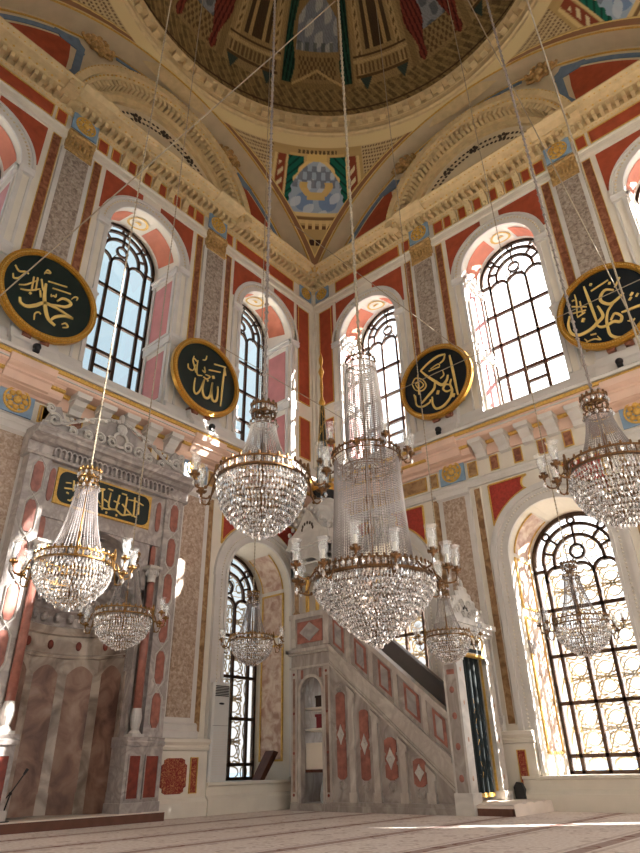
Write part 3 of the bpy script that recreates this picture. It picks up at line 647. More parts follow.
    # middle cornice
    pk = MB(side); pk.prof([(0, 6.87), (0.36, 6.88), (0.40, 6.91), (0.41, 7.03), (0, 7.05)], 0, 12)
    for sa, sb in ((0, 4.62), (7.30, 12)): pk.prof([(0, 6.56), (0.06, 6.57), (0.08, 6.62), (0.2, 6.64), (0.24, 6.7), (0.26, 6.78), (0.30, 6.80), (0.30, 6.84), (0.34, 6.88), (0, 6.89)], sa, sb)
    pk.box((4.62, 6.56, 0), (7.30, 6.88, 0.05))
    for s in (4.0, 8.0): pk.prof([(0, 6.64), (0.28, 6.66), (0.34, 6.78), (0.38, 6.8), (0.38, 6.84), (0.44, 6.87), (0.48, 6.9), (0.49, 7.03), (0, 7.04)], s-0.42, s+0.42)
    mc = obj('middle_cornice', pk, 'pink_paint', W)
    g = MB(side); g.prof([(0.38, 7.03), (0.43, 7.04), (0.45, 7.10), (0.38, 7.12)], 0, 12); g.prof([(0.24, 6.765), (0.32, 6.77), (0.33, 6.81), (0.24, 6.82)], 0, 4.62); g.prof([(0.24, 6.765), (0.32, 6.77), (0.33, 6.81), (0.24, 6.82)], 7.3, 12); g.prof([(0.04, 6.80), (0.10, 6.81), (0.12, 6.86), (0.04, 6.87)], 4.62, 7.3); beads(g, 0.1, 12, 7.08, 0.46, 0.02, 0.075); beads(g, 0.1, 4.6, 6.80, 0.33, 0.018, 0.075); beads(g, 7.3, 12, 6.80, 0.33, 0.018, 0.075)
    obj('gilded_moulding', g, 'gold_paint', mc)
    g = MB(side); g.prof([(0, 7.1), (0.47, 7.12), (0.48, 7.18), (0.44, 7.22), (0.32, 7.26), (0.24, 7.36), (0.22, 7.44), (0.12, 7.5), (0.10, 7.58), (0.0, 7.60)], 0, 12)
    for s0, s1 in ((0, 1.02), (2.98, 5.02), (6.98, 9.02), (10.98, 12)): g.prof([(0, 7.58), (0.10, 7.58), (0.08, 7.66), (0.06, 7.72), (0, 7.75)], s0, s1)
    for s in (4.0, 8.0): g.prof([(0, 7.2), (0.4, 7.24), (0.34, 7.4), (0.26, 7.5), (0.2, 7.7), (0, 7.72)], s-0.45, s+0.45)
    g.prof([(0.38, 6.945), (0.43, 6.95), (0.43, 6.975), (0.38, 6.98)], 0, 12)
    obj('ledge', g, 'stone_grey_paint', mc)
    # frieze between the tiers
    st = MB(side); st.prof([(0, 5.93), (0.05, 5.94), (0.06, 6.0), (0.04, 6.03), (0.04, 6.1), (0.06, 6.12), (0, 6.15)], 0, 12); obj('string_course', st, 'stone_grey_paint', W)
    if side == 'R':
        frz = [(0.95, 3.33, 'ochre_marble'), (3.46, 3.63, 'ochre_marble'), (4.43, 4.62, 'ochre_marble')]+[(5.50+i*0.535-0.535*1, 5.66+i*0.535-0.535*1, 'brown_marble') for i in range(5)]
    else:
        frz = [(0.95, 3.33, 'ochre_marble'), (3.46, 3.63, 'ochre_marble'), (4.43, 4.62, 'ochre_marble'), (6.75, 6.95, 'brown_marble'), (7.3, 7.5, 'brown_marble'), (5.2, 5.4, 'brown_marble'), (4.8, 5.0, 'brown_marble')]
    frz += [(7.36, 7.56, 'ochre_marble'), (8.42, 8.6, 'ochre_marble'), (8.74, 11.05, 'ochre_marble')]
    for a, b, m_ in frz: panel(side, 'frieze_panel', a, b, 6.20, 6.50, m_, 'gold_paint', 0.018)
    for s in (4.03, 8.0): rosette(side, s, 6.42, 0.31, 'blue_paint')
    for i in range(5):
        s = 4.78+0.0+i*0.535+0.03; c = MB(side); c.prof([(0, 6.50), (0.10, 6.52), (0.13, 6.62), (0.22, 6.68), (0.28, 6.76), (0.36, 6.79), (0.36, 6.87), (0, 6.88)], s-0.12, s+0.12); c.prof([(0.0, 6.74), (0.36, 6.80), (0.385, 6.875), (0.0, 6.875)], s-0.15, s+0.15)
        obj('corbel', c, 'stone_grey_paint', W)
    # lower pilasters and pedestals
    for s in (4.0, 8.0):
        if side == 'L' and s == 8.0: pass
        p_ = MB(side); p_.box((s-0.38, 1.2, 0), (s+0.38, 5.95, 0.06)); p_.prof([(0, 1.2), (0.14, 1.2), (0.14, 1.3), (0.10, 1.34), (0.10, 1.42), (0.06, 1.46), (0, 1.46)], s-0.42, s+0.42); p_.prof([(0.06, 5.8), (0.12, 5.84), (0.12, 5.93), (0.06, 5.94)], s-0.4, s+0.4)
        po = obj('pilaster', p_, 'stone_grey_paint', W)
        obj('shaft_panel', MB(side).box((s-0.27, 1.54, 0.06), (s+0.27, 5.78, 0.074)), 'pilaster_stone', po)
        for d in (-0.47, 0.55): panel(side, 'marble_strip', s+d-0.07, s+d+0.07, 1.32, 5.88, 'ochre_marble', 'cream', 0.02)
        x0, x1 = (s-0.67, s+(0.46 if side == 'L' else 0.95)) if s == 4.0 else (s-0.46, s+0.67)
        if side == 'R' and s == 8.0: x0, x1 = s-0.95, s+0.95
        b = MB(side); b.box((x0, 0, 0), (x1, 1.0, 0.14)); b.prof([(0, 1.0), (0.15, 1.01), (0.17, 1.06), (0.15, 1.09), (0.2, 1.14), (0.2, 1.19), (0, 1.21)], x0-0.02, x1+0.02); b.prof([(0, 0), (0.2, 0), (0.2, 0.22), (0.16, 0.27), (0.14, 0.28), (0, 0.28)], x0-0.02, x1+0.02)
        pd = obj('pedestal', b, 'cream', W)
        if side == 'L' or s == 8.0:
            a_ = MB(side); c_, hw, hh = s+0.05, 0.27, 0.27
            a_.prism([(c_-hw, 0.62-hh*.6), (c_-hw+.05, 0.62-hh*.7), (c_-hw+.05, 0.62-hh+.03), (c_-hw+.12, 0.62-hh), (c_+hw-.12, 0.62-hh), (c_+hw-.05, 0.62-hh+.03), (c_+hw-.05, 0.62-hh*.7), (c_+hw, 0.62-hh*.6), (c_+hw, 0.62+hh*.6), (c_+hw-.05, 0.62+hh*.7), (c_+hw-.05, 0.62+hh-.03), (c_+hw-.12, 0.62+hh), (c_-hw+.12, 0.62+hh), (c_-hw+.05, 0.62+hh-.03), (c_-hw+.05, 0.62+hh*.7), (c_-hw, 0.62+hh*.6)], 0.14, 0.152)
            obj('arabesque_panel', a_, 'arabesque', pd)
        dd = -0.37 if (side == 'L') else 0.70
        panel(side, 'arabesque_strip', s+dd-0.07, s+dd+0.07, 0.36, 0.89, 'arabesque', 'gold_paint', 0.012, o=0.14, th=0.01, par=pd)
    if side == 'R':
        b = MB(side); b.box((3.3, 0, 0), (3.4, 1.2, 0.12)); obj('pedestal_edge', b, 'cream', W)
    # lower window surrounds
    for sc in BAYS:
        if side == 'L' and sc == 6.0: continue
        a = MB(side); zs = LZ['zf']
        a.ring(sc, zs, OW, 1.03, 0, 180, 0, 0.06, 28); a.ring(sc, zs, 1.03, 1.22, 0, 180, 0, 0.03, 28); a.ring(sc, zs, 1.22, 1.34, 0, 180, 0, 0.08, 28)
        for sg in (-1, 1):
            a.box((sc+sg*OW, 0.55, 0), (sc+sg*1.03, zs, 0.06)); a.box((sc+sg*1.03, 1.2, 0), (sc+sg*1.22, zs, 0.03)); a.box((sc+sg*1.22, 1.2, 0), (sc+sg*1.32, zs, 0.08))
        ao = obj('archivolt', a, 'stone_grey_paint', W)
        d = MB(side)
        for k in range(56):
            t = PI*(k+0.5)/56; d.bead((sc+1.125*math.cos(t), zs+1.125*math.sin(t), 0.035), 0.028, 0.028)
        for sg in (-1, 1):
            for k in range(44): d.bead((sc+sg*1.125, 1.25+k*0.0685, 0.035), 0.026, 0.026)
        obj('archivolt_beads', d, 'cream', ao)
        for sg in (-1, 1):
            n = 12; pts = [(sc+sg*1.38*math.cos(t), zs+1.38*math.sin(t)) for t in np.linspace(math.radians(31), math.radians(74), n)]
            cx, cz = sc+sg*0.30, 5.72
            sca = [(cx+sg*0.16*math.cos(t), cz+0.16*math.sin(t)) for t in np.linspace(math.radians(-70), math.radians(80), 6)] if True else []
            poly = pts+sca+[(sc+sg*1.12, 5.86), (sc+sg*1.17, 5.84)]
            so_ = obj('spandrel', MB(side).prism(poly, 0, 0.014), 'red_stone', W)
            fm = MB(side); ribbon(fm, pts, 0.03, 0.0, 0.035, False); ribbon(fm, [sca[-1], (sc+sg*1.17, 5.87)], 0.03, 0, 0.035, False); ribbon(fm, [(sc+sg*1.18, 5.87), (sc+sg*1.18, pts[0][1])], 0.03, 0, 0.035, False); ribbon(fm, sca, 0.03, 0, 0.035, False)
            obj('frame', fm, 'gold_paint', so_)
            j = sc+sg*OW
            for z0, z1 in ((0.85, 3.15), (3.35, 4.3)):
                jp = obj('jamb_panel', MB(side).box((j-sg*0.012, z0, -0.84), (j, z1, -0.22)), 'jamb_stone', ao)
                f = MB(side)
                for oo in (-0.86, -0.2): f.box((j-sg*0.03, z0-0.02, oo-0.02), (j, z1+0.02, oo+0.02))
                for zz in (z0, z1): f.box((j-sg*0.03, zz-0.02, -0.86), (j, zz+0.02, -0.2))
                obj('frame', f, 'gold_paint', jp)
            for t0, t1 in ((8, 62),):
                g = [[(sc+sg*(OW-0.012)*math.cos(t), zs+(OW-0.012)*math.sin(t), oo) for oo in (-0.84, -0.22)] for t in np.linspace(math.radians(t0), math.radians(t1), 12)]
                ap = obj('arch_panel', MB(side).grid(g), 'jamb_stone', ao)
                f = MB(side)
                for oo in (-0.86, -0.2): f.tube([(sc+sg*(OW-0.012)*math.cos(t), zs+(OW-0.012)*math.sin(t), oo) for t in np.linspace(math.radians(t0), math.radians(t1), 12)], 0.02, 4)
                obj('frame', f, 'gold_paint', ap)
        # sill bench under the window
        b = MB(side); b.prof([(0, 0.0), (0.24, 0.0), (0.24, 0.24), (0.20, 0.28), (0.17, 0.3), (0.17, 0.44), (0.21, 0.46), (0.21, 0.5), (-0.1, 0.505), (-0.1, 0.0)], sc-1.33 if sc != 2.0 or side == 'R' else sc-1.5, sc+1.33)
        obj('window_bench', b, 'cream', W)
    # baseboard of the corner
    b = MB(side); b.box((0, 0, 0), (0.7, 0.27, 0.14)); b.box((0, 1.0, 0), (0.7, 1.2, 0.12)); obj('dado', b, 'cream', W)

# ------------------------------------------------------------------ lunettes over the cornice, great arches
ZC, RA = 11.2, 6.1
for side in 'LRBE':
    W = {'L': WL, 'R': WR, 'B': WB, 'E': WE}[side]
    n = 40; half = math.degrees(math.acos(3.0/RA)); A = [(6+RA*math.sin(math.radians(t)), ZC+RA*math.cos(math.radians(t))) for t in np.linspace(-80, 80, n)]
    m_ = MB(side).prism([(0, 14.0)]+[a for a in A if a[1] > 14.0]+[(12, 14.0)], -0.1, 0.0); obj('lunette', m_, 'arch_plaster', W)
    g = [[(a[0], a[1], o) for a in [(6+RA*math.sin(math.radians(t)), ZC+RA*math.cos(math.radians(t))) for t in np.linspace(-62, 62, 60)]] for o in (-0.02, 0.25, 0.6)]
    obj('great_arch', MB(side).grid(g), 'arch_plaster', W, smooth=True)
    if side in 'BE': continue
    # gilt mouldings of the great arch
    g = MB(side)
    for r_, oo in ((6.09, 0.58), (6.02, 0.02)): g.ring(6, ZC, r_-0.025, r_, 28, 152, oo-0.02, oo+0.02, 60)
    obj('arch_moulding', g, 'gold_paint', W)
    for sg in (-1, 1):
        def arc(r_, a0, a1, nn=16): return [(6+sg*r_*math.sin(math.radians(t)), ZC+r_*math.cos(math.radians(t))) for t in np.linspace(a0, a1, nn)]
        red = arc(5.72, 29, 57)+[(6+sg*2.72, 14.2), (6+sg*2.72, 15.6)]
        obj('lunette_panel', MB(side).prism(red, 0, 0.015), 'red_paint', W)
        blue = arc(5.90, 27.0, 58)+arc(5.79, 57, 29)[0:]+[(6+sg*2.75, 16.1), (6+sg*2.62, 15.4), (6+sg*2.9, 15.1), (6+sg*2.9, 14.2), (6+sg*2.7, 14.2), (6+sg*2.7, 15.0), (6+sg*2.44, 15.35), (6+sg*2.44, 15.8), (6+sg*2.55, 15.9), (6+sg*2.5, 16.35)]
        b = MB(side); v0 = arc(5.90, 26.5, 58); v1 = arc(5.79, 26.5, 57)
        b.prism(v0+v1[::-1], 0, 0.03); b.prism([(6+sg*2.70, 14.2), (6+sg*2.56, 14.2), (6+sg*2.42, 15.2), (6+sg*2.42, 16.3), (6+sg*2.60, 16.4), (6+sg*2.60, 15.3), (6+sg*2.74, 15.0)], 0, 0.03); b.prism([(6+sg*2.4, 16.1), (6+sg*3.0, 16.05), (6+sg*3.2, 16.2), (6+sg*2.6, 16.45)], 0, 0.035)
        obj('painted_border', b, 'blue_grey_paint', W)
        sc_ = MB(side)
        for k, (ds, dz, rx, rz) in enumerate(((0, 0, .16, .13), (.2, .05, .12, .1), (-.2, -.02, .13, .1), (.05, .17, .1, .09), (-.1, -.17, .1, .1), (.32, -.06, .08, .07), (-.34, .05, .08, .08), (.14, -.16, .08, .08), (-.16, .14, .07, .06))):
            sc_.ell((6+sg*(2.15+ds), 16.72-dz*0+dz-0.02, 0.12), (rx, rz, 0.12), 8, 5)
        sc_.tube([(6+sg*(2.15+0.45*math.cos(t)), 16.72+0.22*math.sin(t), 0.1) for t in np.linspace(-2.6, 0.6, 14)], 0.04, 5); sc_.tube([(6+sg*(2.15+0.2*math.cos(t)), 16.8+0.16*math.sin(t), 0.16) for t in np.linspace(0, 4.6, 12)], 0.035, 5)
        obj('carved_scroll', sc_, 'old_gold', W)
    b = MB(side).ring(6, ZC, 5.90, 5.98, 74, 106, 0, 0.03, 20); obj('painted_border', b, 'blue_grey_paint', W)
    # segmental pediment with dentils and painted tympanum
    pz = 13.62; p_ = MB(side)
    for r0, r1, o1 in ((2.58, 2.78, 0.62), (2.48, 2.60, 0.52), (2.30, 2.50, 0.30), (2.12, 2.32, 0.2)): p_.ring(6, pz, r0, r1, 8, 172, 0, o1, 48)
    pd = obj('arched_pediment', p_, 'gold_plaster', W)
    d = MB(side)
    for k in range(46):
        t = math.radians(12+156*(k+0.5)/46); c_, s_ = math.cos(t), math.sin(t); q = [(6+2.32*c_-0.042*s_, pz+2.32*s_+0.042*c_), (6+2.32*c_+0.042*s_, pz+2.32*s_-0.042*c_), (6+2.49*c_+0.042*s_, pz+2.49*s_-0.042*c_), (6+2.49*c_-0.042*s_, pz+2.49*s_+0.042*c_)]
        d.prism(q, 0.28, 0.50)
    obj('dentil_course', d, 'gold_plaster', pd)
    d = MB(side)
    for k in range(50):
        t = math.radians(10+160*(k+0.5)/50); d.bead((6+2.56*math.cos(t), pz+2.56*math.sin(t), 0.54), 0.03, 0.03)
    for k in range(60):
        t = math.radians(10+160*(k+0.5)/60); d.bead((6+2.75*math.cos(t), pz+2.75*math.sin(t), 0.63), 0.02, 0.02)
    obj('gilded_beads', d, 'gold_paint', pd)
    ty = MB(side).prism([(6+2.14*math.cos(t), pz+2.14*math.sin(t)) for t in np.linspace(0.25, PI-0.25, 30)], 0, 0.1); obj('tympanum', ty, 'arch_plaster', pd)
    d = MB(side)
    for k in range(70):
        t = math.radians(20+140*(k+0.5)/70); rr_ = 1.92 if k % 2 else 1.76
        if abs(t-PI/2) < 0.06: rr_ = 1.84
        x, z = 6+rr_*math.cos(t), pz+rr_*math.sin(t); w_ = 0.05
        d.prism([(x-w_, z), (x, z-w_*.8), (x+w_, z), (x, z+w_*.8)], 0.1, 0.112)
    for tt in (0.7, 1.1, 1.57, 2.04, 2.44):
        for k in range(5):
            a = 2*PI*k/5; x, z = 6+1.86*math.cos(tt)+0.09*math.cos(a), pz+1.86*math.sin(tt)+0.08*math.sin(a); d.ring(x, z, 0.0, 0.05, 0, 360, 0.1, 0.118, 6)
    obj('painted_flowers', d, 'dark_paint', pd)
# ------------------------------------------------------------------ painted pendentives and dome
def painted(name, rows_pts, rows_col, parent=None, smooth=True):
    R, Cn = rows_pts.shape[:2]; me = bpy.data.meshes.new(name)
    V = rows_pts.reshape(-1, 3); idx = np.arange(R*Cn).reshape(R, Cn)
    F = np.stack([idx[:-1, :-1], idx[:-1, 1:], idx[1:, 1:], idx[1:, :-1]], -1).reshape(-1, 4)
    me.vertices.add(len(V)); me.vertices.foreach_set('co', V.astype(np.float32).ravel())
    me.loops.add(F.size); me.loops.foreach_set('vertex_index', F.astype(np.int32).ravel())
    me.polygons.add(len(F)); me.polygons.foreach_set('loop_start', np.arange(0, F.size, 4, dtype=np.int32)); me.polygons.foreach_set('loop_total', np.full(len(F), 4, dtype=np.int32))
    me.update(calc_edges=True)
    ca = me.color_attributes.new('paint', 'FLOAT_COLOR', 'POINT')
    c4 = np.ones((len(V), 4), np.float32); c4[:, :3] = rows_col.reshape(-1, 3); ca.data.foreach_set('color', c4.ravel())
    me.materials.append(MATS['painted_plaster'])
    if smooth: me.polygons.foreach_set('use_smooth', [True]*len(F))
    o = bpy.data.objects.new(name, me); COL.objects.link(o)
    if parent: o.parent = parent
    return o
def L3(c): return np.array(lin(c)[:3])
def sm(x, a, b): t = np.clip((x-a)/(b-a), 0, 1); return t*t*(3-2*t)
def put(col, mask, c, k=1.0):
    m_ = (np.clip(mask, 0, 1)*k)[..., None]; return col*(1-m_)+np.asarray(c)*m_
TAN, TAN2, GOLDC, DK = L3((176, 148, 98)), L3((150, 122, 78)), L3((196, 162, 92)), L3((76, 58, 40))
# ceiling root: dome ring
CE = bpy.data.objects.new('ceiling', None); COL.objects.link(CE); struct(CE, 'painted dome on four pendentives with a dentilled ring', 'ceiling')
def pend(qd):
    nz, na = 170, 240
    Z = np.linspace(14.2, 17.32, nz)[:, None]; T = np.linspace(-1, 1, na)[None, :]
    RH = np.sqrt(8.15**2-(Z-11.2)**2); AM = 45-np.degrees(np.arccos(np.clip(5.4/RH, -1, 1))); A = T*AM
    az = np.radians(135-90*qd+A); P = np.stack([6+RH*np.cos(az), -6+RH*np.sin(az), Z+0*A], -1)
    a = np.abs(A); ZZ_ = Z+0*A
    # distance to the arch plane of this side
    dist = 5.4-RH*np.cos(np.radians(45-a)); dist = np.abs(dist)
    edge = (1-np.abs(T)+0*A)*AM*RH*PI/180
    col = np.ones(P.shape)*TAN
    col = col*(0.94+0.08*np.sin(ZZ_*40)[..., None]*(a > 9)[..., None]*0.5)
    # lattice
    lat = ((a > 13.5)&(ZZ_ > 16.55)&(ZZ_ < 17.12)&(edge > 0.26)).astype(float)
    g = ((np.sin(A*7.5) > -0.25)&(np.sin(ZZ_*92) > -0.25)).astype(float)
    col = put(col, lat, L3((186, 164, 124))); col = put(col, lat*g, L3((86, 62, 44)), 0.95)
    # piers beside the window, scroll panels
    for lo, hi, c in ((8.4, 9.0, L3((206, 180, 126))), (9.2, 11.6, L3((128, 62, 42))), (11.8, 12.6, L3((206, 180, 126)))):
        col = put(col, ((a > lo)&(a < hi)&(ZZ_ > 15.95)&(ZZ_ < 16.95)&(edge > 0.24)).astype(float), c)
    col = put(col, ((a > 9.7)&(a < 11.1)&(ZZ_ > 16.2)&(ZZ_ < 16.8)&(np.sin(ZZ_*26+A*2.2) > 0.2)).astype(float), L3((206, 190, 150)))
    # window with landscape, arch top, green curtains
    zt = 16.95-0.0*a; win = ((a < 8.2)&(ZZ_ > 15.66)&(ZZ_ < 17.0)).astype(float)
    col = put(col, win, L3((190, 160, 104)))
    inner = ((a < 7.6)&(ZZ_ > 15.68)&(ZZ_ < 16.90-(a/6.6)**2*0.42)).astype(float)
    col = put(col, inner, L3((150, 166, 184)))
    col = put(col, inner*(((a-3.2)**2/3+((ZZ_-15.95)/0.16)**2) < 2.0), L3((112, 136, 170)))
    cl = np.sin(A*0.9+3)*np.sin(ZZ_*11+A*0.4); col = put(col, inner*(cl > 0.3), L3((186, 196, 204)), 0.8)
    col = put(col, inner*((ZZ_ > 16.28)&(ZZ_ < 16.75)&(np.sin(A*2.4)*np.sin(ZZ_*17) > -0.1)), L3((96, 100, 112)), 0.75)
    col = put(col, inner*((ZZ_ > 16.1)&(ZZ_ < 16.4)&(np.abs(np.abs(A)-2.6-np.cos(ZZ_*10)) < 1.1)), L3((206, 170, 96)), 0.9)
    col = put(col, inner*((ZZ_ > 16.0)&(ZZ_ < 16.18)&(a < 2.4)), L3((200, 170, 110)))
    rim = ((a < 7.4)&(ZZ_ < 16.94-(a/6.6)**2*0.42)&(ZZ_ > 16.86-(a/6.3)**2*0.44)&(ZZ_ > 15.9)).astype(float); col = put(col, rim, L3((214, 186, 122)))
    wid = 0.9+0.8*sm(ZZ_, 15.8, 16.3)+3.4*sm(ZZ_, 16.35, 17.0)+0.25*np.sin(ZZ_*30); cur = ((a < 8.5)&(a > 8.5-wid)&(ZZ_ > 15.68)&(ZZ_ < 16.95)).astype(float)
    fold = 0.55+0.45*np.sin(ZZ_*34+a*2.6); col = put(col, cur, L3((20, 92, 74))); col = put(col, cur*(fold < 0.25), L3((10, 52, 44)))
    col = put(col, ((a < 3.0)&(ZZ_ > 16.84)&(ZZ_ < 17.02)).astype(float), L3((206, 176, 110)))
    col = put(col, ((a < 6.0)&(ZZ_ > 17.0)&(ZZ_ < 17.07)&(np.sin(A*5) > -0.3)).astype(float), L3((92, 74, 48)))
    # sill and ornament rows below the window
    for z0, z1, c in ((15.60, 15.68, (208, 182, 130)), (15.50, 15.58, (120, 92, 58)), (15.40, 15.50, (200, 172, 118)), (15.26, 15.36, (96, 66, 42))):
        k_ = (a < 8.6).astype(float)*((ZZ_ > z0)&(ZZ_ < z1)); col = put(col, k_*(edge > 0.22), L3(c))
    col = put(col, ((a < 7)&(ZZ_ > 15.26)&(ZZ_ < 15.5)&(np.sin(A*3.6) > 0.2)&(edge > 0.25)).astype(float), L3((206, 178, 122)))
    col = put(col, ((a < 2.2)&(ZZ_ > 14.82)&(ZZ_ < 14.98)&(np.abs(np.sin(A*2.0)) > 0.35)).astype(float), L3((56, 34, 26)))
    # arch bands
    for lo, hi, c in ((0.0, 0.02, (206, 178, 116)), (0.02, 0.17, (132, 96, 70)), (0.17, 0.21, (206, 176, 110))):
        col = put(col, ((edge >= lo)&(edge < hi)).astype(float), L3(c))
    # ring mouldings at the top
    col = put(col, (ZZ_ > 17.12).astype(float), L3((206, 186, 140)))
    o = painted('pendentive', P, col, CE); return o
for qd in range(4): pend(qd)
# ring cornice
rg = MB(); rg.lathe([(5.43, 17.28), (5.38, 17.34), (5.36, 17.40), (5.30, 17.42), (5.30, 17.46), (5.34, 17.50), (5.38, 17.62), (5.37, 17.72), (5.35, 17.74), (5.35, 17.78), (5.38, 17.80), (5.38, 17.93), (5.17, 17.94), (5.15, 17.99), (5.15, 18.01), (5.18, 18.05), (5.23, 18.07), (5.34, 18.1), (5.8, 18.1), (5.8, 17.2)], (6, -6, 0), 144, close=True)
ro = obj('ring_cornice', rg, 'gold_plaster', CE)
d = MB()
for k in range(92):
    t = 2*PI*k/92; c_, s_ = math.cos(t), math.sin(t); w = 0.095; q = []
    for r_, zz in ((5.36, 17.76), (5.20, 17.80), (5.17, 17.94), (5.34, 17.94)):
        q.append((r_, zz))
    v = []
    for sg in (-1, 1):
        for r_, zz in q: v.append((6+r_*c_-sg*w*s_, -6+r_*s_+sg*w*c_, zz))
    d.add(v, [(0, 1, 2, 3), (7, 6, 5, 4), (0, 4, 5, 1), (1, 5, 6, 2), (2, 6, 7, 3), (3, 7, 4, 0)])
obj('modillions', d, 'gold_plaster', ro)
d = MB()
for k in range(276):
    t = 2*PI*k/276; d.bead((6+5.19*math.cos(t), -6+5.19*math.sin(t), 17.97), 0.028, 0.028)
obj('gilded_beads', d, 'gold_paint', ro)
# dome
nz, na = 230, 1080
PHI = np.linspace(0.0, PI/2*0.985, nz)[:, None]**1.0; AZ = np.linspace(0, 360, na+1)[None, :]
Rr = 5.34*np.cos(PHI); Zd = 18.08+5.34*np.sin(PHI); azr = np.radians(AZ)
P = np.stack([6+Rr*np.cos(azr), -6+Rr*np.sin(azr), Zd+0*azr], -1)
A = ((AZ-135+45) % 90)-45+0*PHI; a = np.abs(A); Z = Zd+0*azr
col = np.ones(P.shape)*L3((138, 112, 68))
br = (Z < 19.35)
col = put(col, br*(np.sin(A*1.5+np.abs(np.sin(Z*9))*3) > 0.15), L3((92, 74, 44)), 0.7)
col = put(col, br*(np.sin(A*2.6-Z*16) > 0.55), L3((168, 140, 84)), 0.6)
col = put(col, ((Z > 18.45)&(Z < 18.52)).astype(float), L3((84, 62, 40))); col = put(col, (Z < 18.16).astype(float), L3((96, 70, 42)))
col = put(col, ((Z > 18.16)&(Z < 18.42)&(np.sin(A*3.0+Z*9) > 0.3)).astype(float), L3((150, 120, 70)), 0.8)
def rect(a0, a1, z0, z1): return ((a > a0)&(a < a1)&(Z > z0)&(Z < z1)).astype(float)
# architecture bays
col = put(col, rect(13, 34, 19.35, 24), L3((160, 132, 82)))
for c0 in (16.0, 31.0): col = put(col, rect(c0-1.2, c0+1.2, 19.5, 22.5), L3((186, 156, 100))); col = put(col, rect(c0-0.5, c0+0.5, 20.3, 22.3)*(np.sin(Z*24+A*3) > 0), L3((110, 84, 50)))
col = put(col, rect(14, 33, 19.62, 19.72), L3((96, 72, 42))); col = put(col, rect(14, 33, 19.75, 20.1)*(np.sin(A*4.2) > 0.0), L3((112, 86, 52)))
col = put(col, rect(13.5, 33.5, 20.12, 20.24), L3((192, 162, 104))); col = put(col, rect(13.5, 33.5, 20.30, 20.36), L3((86, 64, 38)))
col = put(col, rect(18.5, 28.5, 20.5, 22.2), L3((74, 56, 34))); col = put(col, rect(20.2, 21.4, 20.5, 22.2), L3((178, 148, 92))); col = put(col, rect(25.6, 26.8, 20.5, 22.2), L3((178, 148, 92)))
for c0 in (17.5, 30.5): col = put(col, ((np.abs(a-c0) < 2.2-(19.62-Z)*5)&(Z < 19.62)&(Z > 19.2)).astype(float), L3((52, 72, 66)))
# green bays
zb = 19.55
col = put(col, rect(0, 9, zb, 20.6), L3((150, 122, 74))); col = put(col, rect(0, 7, 19.7, 20.4)*(np.sin(A*4)*np.sin(Z*22) > 0), L3((104, 78, 46)))
col = put(col, ((a < 9)&(np.abs(Z-20.0+a*0.06) < 0.05)).astype(float), L3((196, 164, 100)))
sky = ((a < 8.2)&(Z > 20.55)&(Z < 21.9-(a/8.2)**2*0.5)).astype(float); col = put(col, sky, L3((118, 128, 142))); col = put(col, sky*(np.sin(A*0.8+2)*np.sin(Z*7+A*.3) > 0.15), L3((160, 166, 170))); col = put(col, sky*(Z < 20.8)*(np.sin(A*2)>0), L3((64, 78, 74)), 0.7)
wid = 2.6+0.8*np.sin(Z*3.2); cur = ((a > 11.6-wid)&(a < 12.4)&(Z > 19.5)&(Z < 23)).astype(float); col = put(col, cur, L3((22, 72, 56))); col = put(col, cur*(np.sin(a*4.4+Z*5) > 0.3), L3((10, 40, 32)))
# red bays
c = a; sky = ((c > 39.5)&(Z > 20.3)&(Z < 22)).astype(float); col = put(col, ((c > 36)&(Z > 19.35)).astype(float), L3((156, 128, 80)))
col = put(col, sky, L3((132, 140, 150))); col = put(col, sky*(np.sin(A*0.9)*np.sin(Z*8) > 0.2), L3((90, 100, 110)))
col = put(col, ((c > 38)&(Z > 19.5)&(Z < 20.3)&(np.sin(A*3.5)*np.sin(Z*20) > 0.1)).astype(float), L3((106, 80, 48)))
wid = 1.4+1.6*sm(Z, 19.6, 20.8)+0.6*np.sin(Z*4); cur = ((np.abs(c-38.2) < wid)&(Z > 19.35+0.15*np.abs(c-38.2))&(Z < 23)).astype(float); col = put(col, cur, L3((132, 48, 38))); col = put(col, cur*(np.sin(c*4+Z*6) > 0.35), L3((82, 26, 22)))
# upper band and crown
col = put(col, ((Z > 22.0)&(np.sin(A*1.4)*np.sin(Z*10) > 0.2)).astype(float), L3((110, 86, 52)), 0.6)
g_ = 0.78+0.44*(np.sin(A*7.3+np.sin(Z*31))*np.sin(Z*38+A*1.7) > -0.1)*0.5+0.06*np.sin(A*13.7)*np.sin(Z*71)
lum = col.mean(-1, keepdims=True); col = (col*0.78+lum*0.22*np.array([1.15, 1.0, 0.75]))*g_[..., None]*1.12
painted('dome', P, col, CE)
# roof above the arches (closes the corners)
rf = MB()
for x0, x1, y0, y1 in ((-1.2, 13.2, 0.0, 1.2), (-1.2, 13.2, -13.2, -12.0), (-1.2, 0.0, -12, 0), (12, 13.2, -12, 0)): rf.box((x0, y0, 18.4), (x1, y1, 18.6))
rr = []
for k in range(73):
    t = 2*PI*k/72; c_, s_ = math.cos(t), math.sin(t); m_ = 6.0/max(abs(c_), abs(s_)); rr.append([(6+5.75*c_, -6+5.75*s_, 18.5), (6+m_*c_*1.01, -6+m_*s_*1.01, 18.5)])
rf.grid(rr)
struct(obj('roof', rf, 'outer_plaster'), 'roof over the wall arches', 'roof')
